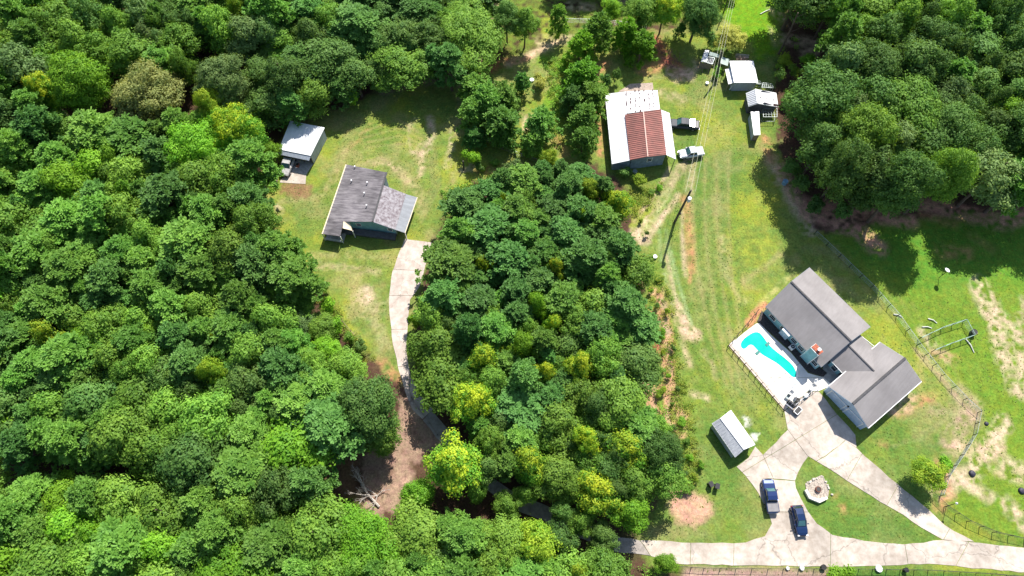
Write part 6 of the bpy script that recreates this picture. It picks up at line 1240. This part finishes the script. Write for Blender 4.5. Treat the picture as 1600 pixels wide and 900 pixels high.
# low scrub: the clay bank beside the centre wood, wood edges
SCR = [(1018, 455), (1027, 478), (1043, 487), (1020, 512), (1036, 520), (1052, 545), (1035, 552), (1028, 575), (1044, 588), (1058, 607), (1035, 612), (1050, 632), (1066, 660), (1052, 668), (1030, 655), (1072, 690), (1078, 715), (1062, 735), (1085, 745), (1072, 762), (1095, 728),
       (1010, 365), (1001, 345), (1018, 300), (1030, 292), (1012, 425), (1028, 435), (860, 95), (880, 108), (705, 300), (755, 262), (772, 255), (1238, 262), (1252, 290), (1275, 318), (1315, 325), (1232, 155), (1218, 120), (1225, 95), (1240, 110), (1262, 95), (1290, 15), (1230, 5)]
SM = [(F_BRIGHT, 'bright green'), (F_MID, 'mid green'), (F_YG, 'yellow green'), (F_DARK, 'dark green')]
for i, (x, y) in enumerate(SCR):
    east = x > 1190; top_ = (x < 900)
    m_, tone = (F_DARK, 'dark green') if east and y > 200 else SM[i*7 % 4]
    wh = 'under the edge of the east wood' if east else ('in the middle clearing' if top_ else 'on the clay bank between the centre wood and the field')
    r = random.uniform(.45, 1.1)*(2.2 if east else 1)
    WOODS.append((tree('small', x, y, r, random.uniform(.9, 1.8)*(2.8 if east else 1), m_, 'shrub', '%s scrub bush %s' % (tone, wh), 'shrub', '%s scrub bushes %s' % (tone, wh)), x, y, (tone, 'scrub bush')))
# undergrowth: small leafy clumps over the wood floor, nobody could count it
rg = np.random.default_rng(5); UC = []
def under(poly, n, hi):
    xs = [p[0] for p in poly]; ys = [p[1] for p in poly]; k = 0
    while k < n:
        x = rg.uniform(min(xs), max(xs)); y = rg.uniform(min(ys), max(ys))
        if inside(x, y, poly): p = P(x, y); UC.append((p.x, p.y, rg.uniform(.2, hi))); k += 1
under([(-40, -40), (750, -40), (740, 100), (600, 125), (440, 180), (400, 280), (450, 400), (500, 460), (560, 560), (500, 690), (470, 780), (-40, 900)], 900, 1.6)
under([(700, 330), (850, 280), (990, 380), (1010, 560), (1060, 700), (1000, 760), (870, 770), (740, 680), (670, 590), (670, 420)], 500, 1.5)
under([(1240, 0), (1640, 0), (1640, 300), (1480, 300), (1330, 300), (1240, 230)], 300, 1.6)
under([(560, 820), (760, 815), (960, 870), (1030, 895), (1030, 960), (-40, 960), (-40, 800), (400, 800)], 320, 1.6)
under([(500, 785), (562, 780), (568, 810), (505, 812)], 24, .7); under([(850, 90), (890, 90), (880, 200), (860, 160)], 40, .5); under([(405, 300), (440, 270), (435, 300)], 12, .9); under([(690, 300), (790, 265), (800, 280), (700, 320)], 40, .8)
UC = np.array(UC); nl = 46; idx = np.repeat(np.arange(len(UC)), nl); rr = rg.uniform(.35, .9, len(UC))
C = np.stack([UC[idx, 0], UC[idx, 1], UC[idx, 2]*rg.uniform(.3, 1, len(idx))+.1], 1)+rg.normal(size=(len(idx), 3))*np.stack([rr[idx]*.6, rr[idx]*.6, rr[idx]*.15], 1)
C[:, 2] = np.maximum(C[:, 2], .06); s = rg.uniform(.16, .36, len(idx)); Vv, Qq = quads(C, np.array([0, 0, .7])+rg.normal(size=(len(idx), 3))*.6, s, s*.7, rg)
tn = np.repeat(np.clip(rg.random(len(UC))[idx]*.7+rg.random(len(idx))*.3, 0, 1), 4)
me = fastmesh('undergrowth', Vv, Qq, F_MID, {'leaf_tone': tn, 'leaf_tip': tn}); uo = bpy.data.objects.new('undergrowth', me); COL.objects.link(uo); tag(uo, 'low leafy undergrowth on the wood floor and the rough banks', 'undergrowth', kind='stuff')
rg = np.random.default_rng(6); UC = []
under([(1015, 440), (1035, 430), (1052, 470), (1062, 560), (1085, 650), (1095, 750), (1070, 770), (1040, 640), (1030, 560), (1018, 500)], 190, .6)
under([(985, 300), (1020, 290), (1035, 285), (1010, 330), (990, 340)], 60, .6)
under([(850, 90), (890, 90), (880, 230), (850, 240), (860, 160)], 90, .5); under([(470, 410), (500, 440), (540, 500), (590, 560), (570, 570), (500, 480)], 60, .6)
UC = np.array(UC); nl = 40; idx = np.repeat(np.arange(len(UC)), nl); rr = rg.uniform(.3, .8, len(UC))
C = np.stack([UC[idx, 0], UC[idx, 1], UC[idx, 2]*rg.uniform(.3, 1, len(idx))+.1], 1)+rg.normal(size=(len(idx), 3))*np.stack([rr[idx]*.6, rr[idx]*.6, rr[idx]*.15], 1)
C[:, 2] = np.maximum(C[:, 2], .06); s = rg.uniform(.12, .28, len(idx)); Vv, Qq = quads(C, np.array([0, 0, .7])+rg.normal(size=(len(idx), 3))*.6, s, s*.7, rg)
tn = np.repeat(np.clip(rg.random(len(UC))[idx]*.9+rg.random(len(idx))*.3, 0, 1), 4)
me = fastmesh('weeds', Vv, Qq, foliage('weed_leaves', (0.09, 0.24, 0.02), (0.34, 0.36, 0.06)), {'leaf_tone': tn, 'leaf_tip': tn}); uo = bpy.data.objects.new('weeds', me); COL.objects.link(uo); tag(uo, 'yellow green weeds on the clay bank and rough margins', 'weeds', kind='stuff')
rg = np.random.default_rng(9); gm = GRASSM.reshape(nyg, nxg); n_ = 42000
x_ = rg.uniform(-80, 95, n_); y_ = rg.uniform(2, 125, n_); ii = np.clip(np.searchsorted(ex, x_), 0, nxg-1); jj = np.clip(np.searchsorted(ey, y_), 0, nyg-1)
kp = (gm[jj, ii] > .5) & (fbm(x_, y_, 7, 55) > .42+.12*rg.random(n_)); x_, y_ = x_[kp], y_[kp]
mg = (x_ > P(0, 0).x)  # all kept
def in_paving(px_, py_): return any(inside(px_, py_, q) for q in PAVED)
to_px = lambda X, Y: (800+FPX*X/(Y*CP+CAM_H*SP), 450-FPX*(Y*SP-CAM_H*CP)/(Y*CP+CAM_H*SP))
ok = []
for X, Y in zip(x_, y_):
    q = to_px(X, Y); ok.append(not in_paving(*q))
ok = np.array(ok); x_, y_ = x_[ok], y_[ok]; n_ = len(x_); C = np.stack([x_, y_, rg.uniform(.03, .08, n_)], 1); s = rg.uniform(.12, .34, n_)
Vv, Qq = quads(C, np.array([0, 0, 1.])+rg.normal(size=(n_, 3))*.3, s, s*rg.uniform(.5, 1, n_), rg); tn = np.repeat(rg.random(n_), 4)
me = fastmesh('grass_tufts', Vv, Qq, foliage('tuft_grass', (0.110, 0.21, 0.030), (0.25, 0.29, 0.06)), {'leaf_tone': tn, 'leaf_tip': tn}); uo = bpy.data.objects.new('grass_tufts', me); COL.objects.link(uo); tag(uo, 'coarse tufts of grass and clover scattered through the mown lawns', 'grass', kind='stuff')
# leafless brush on the red clay scrape and bleached fallen tree in the littered clearing
def bare(name, label, cat, base, dirs, r0, mat, seed, depth=3, ln=2.6):
    rnd = random.Random(seed); o = thing(name, label, cat, base); tr = MB(); brn = MB()
    def grow(p, d, l, r, dep, mbx):
        q = p+d*l; m_ = (p+q)/2+Vector((rnd.uniform(-.1, .1), rnd.uniform(-.1, .1), rnd.uniform(-.05, .1)))*l*.5; mbx.tube([p, m_, q], [r, r*.8, r*.55], 5)
        if dep:
            for k in range(rnd.randint(2, 4)):
                t_ = rnd.uniform(.45, 1); dd = (d+Vector((rnd.uniform(-.8, .8), rnd.uniform(-.8, .8), rnd.uniform(-.15, .45)))).normalized(); grow(lerp(p, q, t_), dd, l*rnd.uniform(.45, .7), r*.5, dep-1, brn)
    for d, l in dirs: grow(Vector((0, 0, .25)), Vector(d).normalized(), l, r0, depth, tr)
    tr.build('trunk', mat, o); brn.build('branches', mat, o); return o
rt = P(593, 792); tp_ = P(560, 752); dd = (tp_-rt)
bare('fallen_tree', 'bleached fallen tree with bare branches lying in the littered clearing', 'fallen tree', rt, [((dd.x, dd.y, .5), dd.length*.85)], .19, DEADWOOD, 3, 4)
bare('fallen_tree', 'pale broken limbs scattered beside the bleached fallen tree', 'fallen tree', P(590, 775), [((-1.6, 1.0, .35), 2.2), ((-.3, -1.2, .2), 1.8), ((1.2, 1.0, .3), 1.6), ((-1.4, -.2, .3), 2.2)], .08, DEADWOOD, 8, 3)
BRUSHM = surf('brown_brush', (.17, .09, .08, 1), rough=.9)
for i, (x, y) in enumerate(((1042, 95), (1050, 106), (1034, 84), (1058, 98))):
    bare('brush_pile', 'bare brown brush %s on the red clay scrape' % ('in the middle', 'at the lower end', 'at the upper end', 'on the right side')[i], 'brush', P(x, y), [((math.cos(a), math.sin(a), .7), 1.6) for a in np.linspace(0, 5.5, 6)], .05, BRUSHM, 20+i, 2)
for x, y, lab in ((728, 268, 'short leaning stump post below the fenced round clump'),):
    sp2 = thing('stub_post', lab, 'post', P(724, 266)); mb = MB(); mb.tube([(0, 0, -.1), (.1, .5, 2.4)], [.16, .13], 8); mb.build('shaft', POLEM, sp2)
# tall bare trunks seen beside the gap of the east wood
for i, (bx, by, tx, ty, hh, lab) in enumerate(((1217, 84, 1247, 20, 12, 'thin bare trunk leaning at the edge of the top meadow'), (1283, 80, 1313, 28, 11, 'thick bare trunk standing in the brown gap of the east wood'))):
    b0_ = P(bx, by); t0_ = P(tx, ty, hh); o = thing('tree_trunk', lab, 'tree trunk', b0_); mb = MB(); mb.tube([(0, 0, -.1), tuple((t0_-b0_)*.5+Vector((.1, 0, 0))), tuple(t0_-b0_)], [.24, .19, .12][:3], 8); mb.build('trunk', BARK, o)
    mb = MB()
    for k in range(7):
        p = (t0_-b0_)*(.55+.06*k); a = k*2.1; mb.tube([p, p+Vector((math.cos(a)*.9, math.sin(a)*.9, .4)), p+Vector((math.cos(a)*1.8, math.sin(a)*1.8, 1.1))], [.07, .05, .02], 5)
    mb.build('branches', BARK, o)
LM = [('the olive brown tree', 228, 148), ('the big round tree', 130, 130), ('the machine shed', 462, 235), ('the cottage', 575, 310), ('the pale broad tree', 352, 128), ('the lone yellow tree', 84, 528), ('the large dark oak', 575, 632),
 ('the bleached fallen tree', 590, 780), ('the golden tipped tree', 708, 728), ('the round lime tree', 817, 545), ('the workshop', 1000, 200), ('the brilliant yellow tree', 838, 850), ('the rust spotted barn', 1190, 155), ('the white shed', 1157, 118), ('the diagonal fence', 1272, 366),
 ('the top left corner', 0, 0), ('the bottom left corner', 0, 900), ('the top right corner', 1600, 0), ('the middle left edge', 0, 400), ('the round pine clump', 762, 172), ('the blue house', 1290, 510), ('the middle bottom edge', 800, 900), ('the yellow treetop', 338, 585), ('the parking court', 1240, 700), ('the middle right edge', 1600, 300), ('the pale feathery tree', 1143, 60), ('the clay scrape', 1045, 100), ('the utility pole', 1054, 340)]
SECT = ['right of', 'below and right of', 'below', 'below and left of', 'left of', 'above and left of', 'above', 'above and right of']
ORD = ['nearest', 'second', 'third', 'fourth', 'fifth', 'sixth', 'seventh', 'eighth']
grp = {}
for o, x, y, nm in WOODS: grp.setdefault(nm, []).append((o, x, y))
for nm, lst in grp.items():
    rank = {}
    for li, (ln_, lx, ly) in enumerate(LM):
        sec = {}
        for ti, (o, x, y) in enumerate(lst):
            k = int(round(math.atan2(y-ly, x-lx)/(math.pi/4))) % 8; sec.setdefault(k, []).append((math.hypot(x-lx, y-ly), ti))
        for k, v in sec.items():
            for r_, (d_, ti) in enumerate(sorted(v)[:8]): rank.setdefault(ti, []).append((r_*25+d_*.5, r_, k, ln_))
    for ti, (o, x, y) in enumerate(lst):
        if ti in rank:
            _, r_, k, ln_ = min(rank[ti]); o['label'] = '%s %s, the %s one %s %s' % (nm[0], nm[1], ORD[r_], SECT[k], ln_)
print('KINDS', {k: sum(o.name.split('.')[0]==k for o in bpy.data.objects) for k in ('pine_tree','broadleaf_tree','young_pine_tree','young_broadleaf_tree','shrub')}, 'tris', sum(len(m.polygons)*2 for m in bpy.data.meshes))
print('trees', len(placed), 'objects', len(bpy.data.objects))
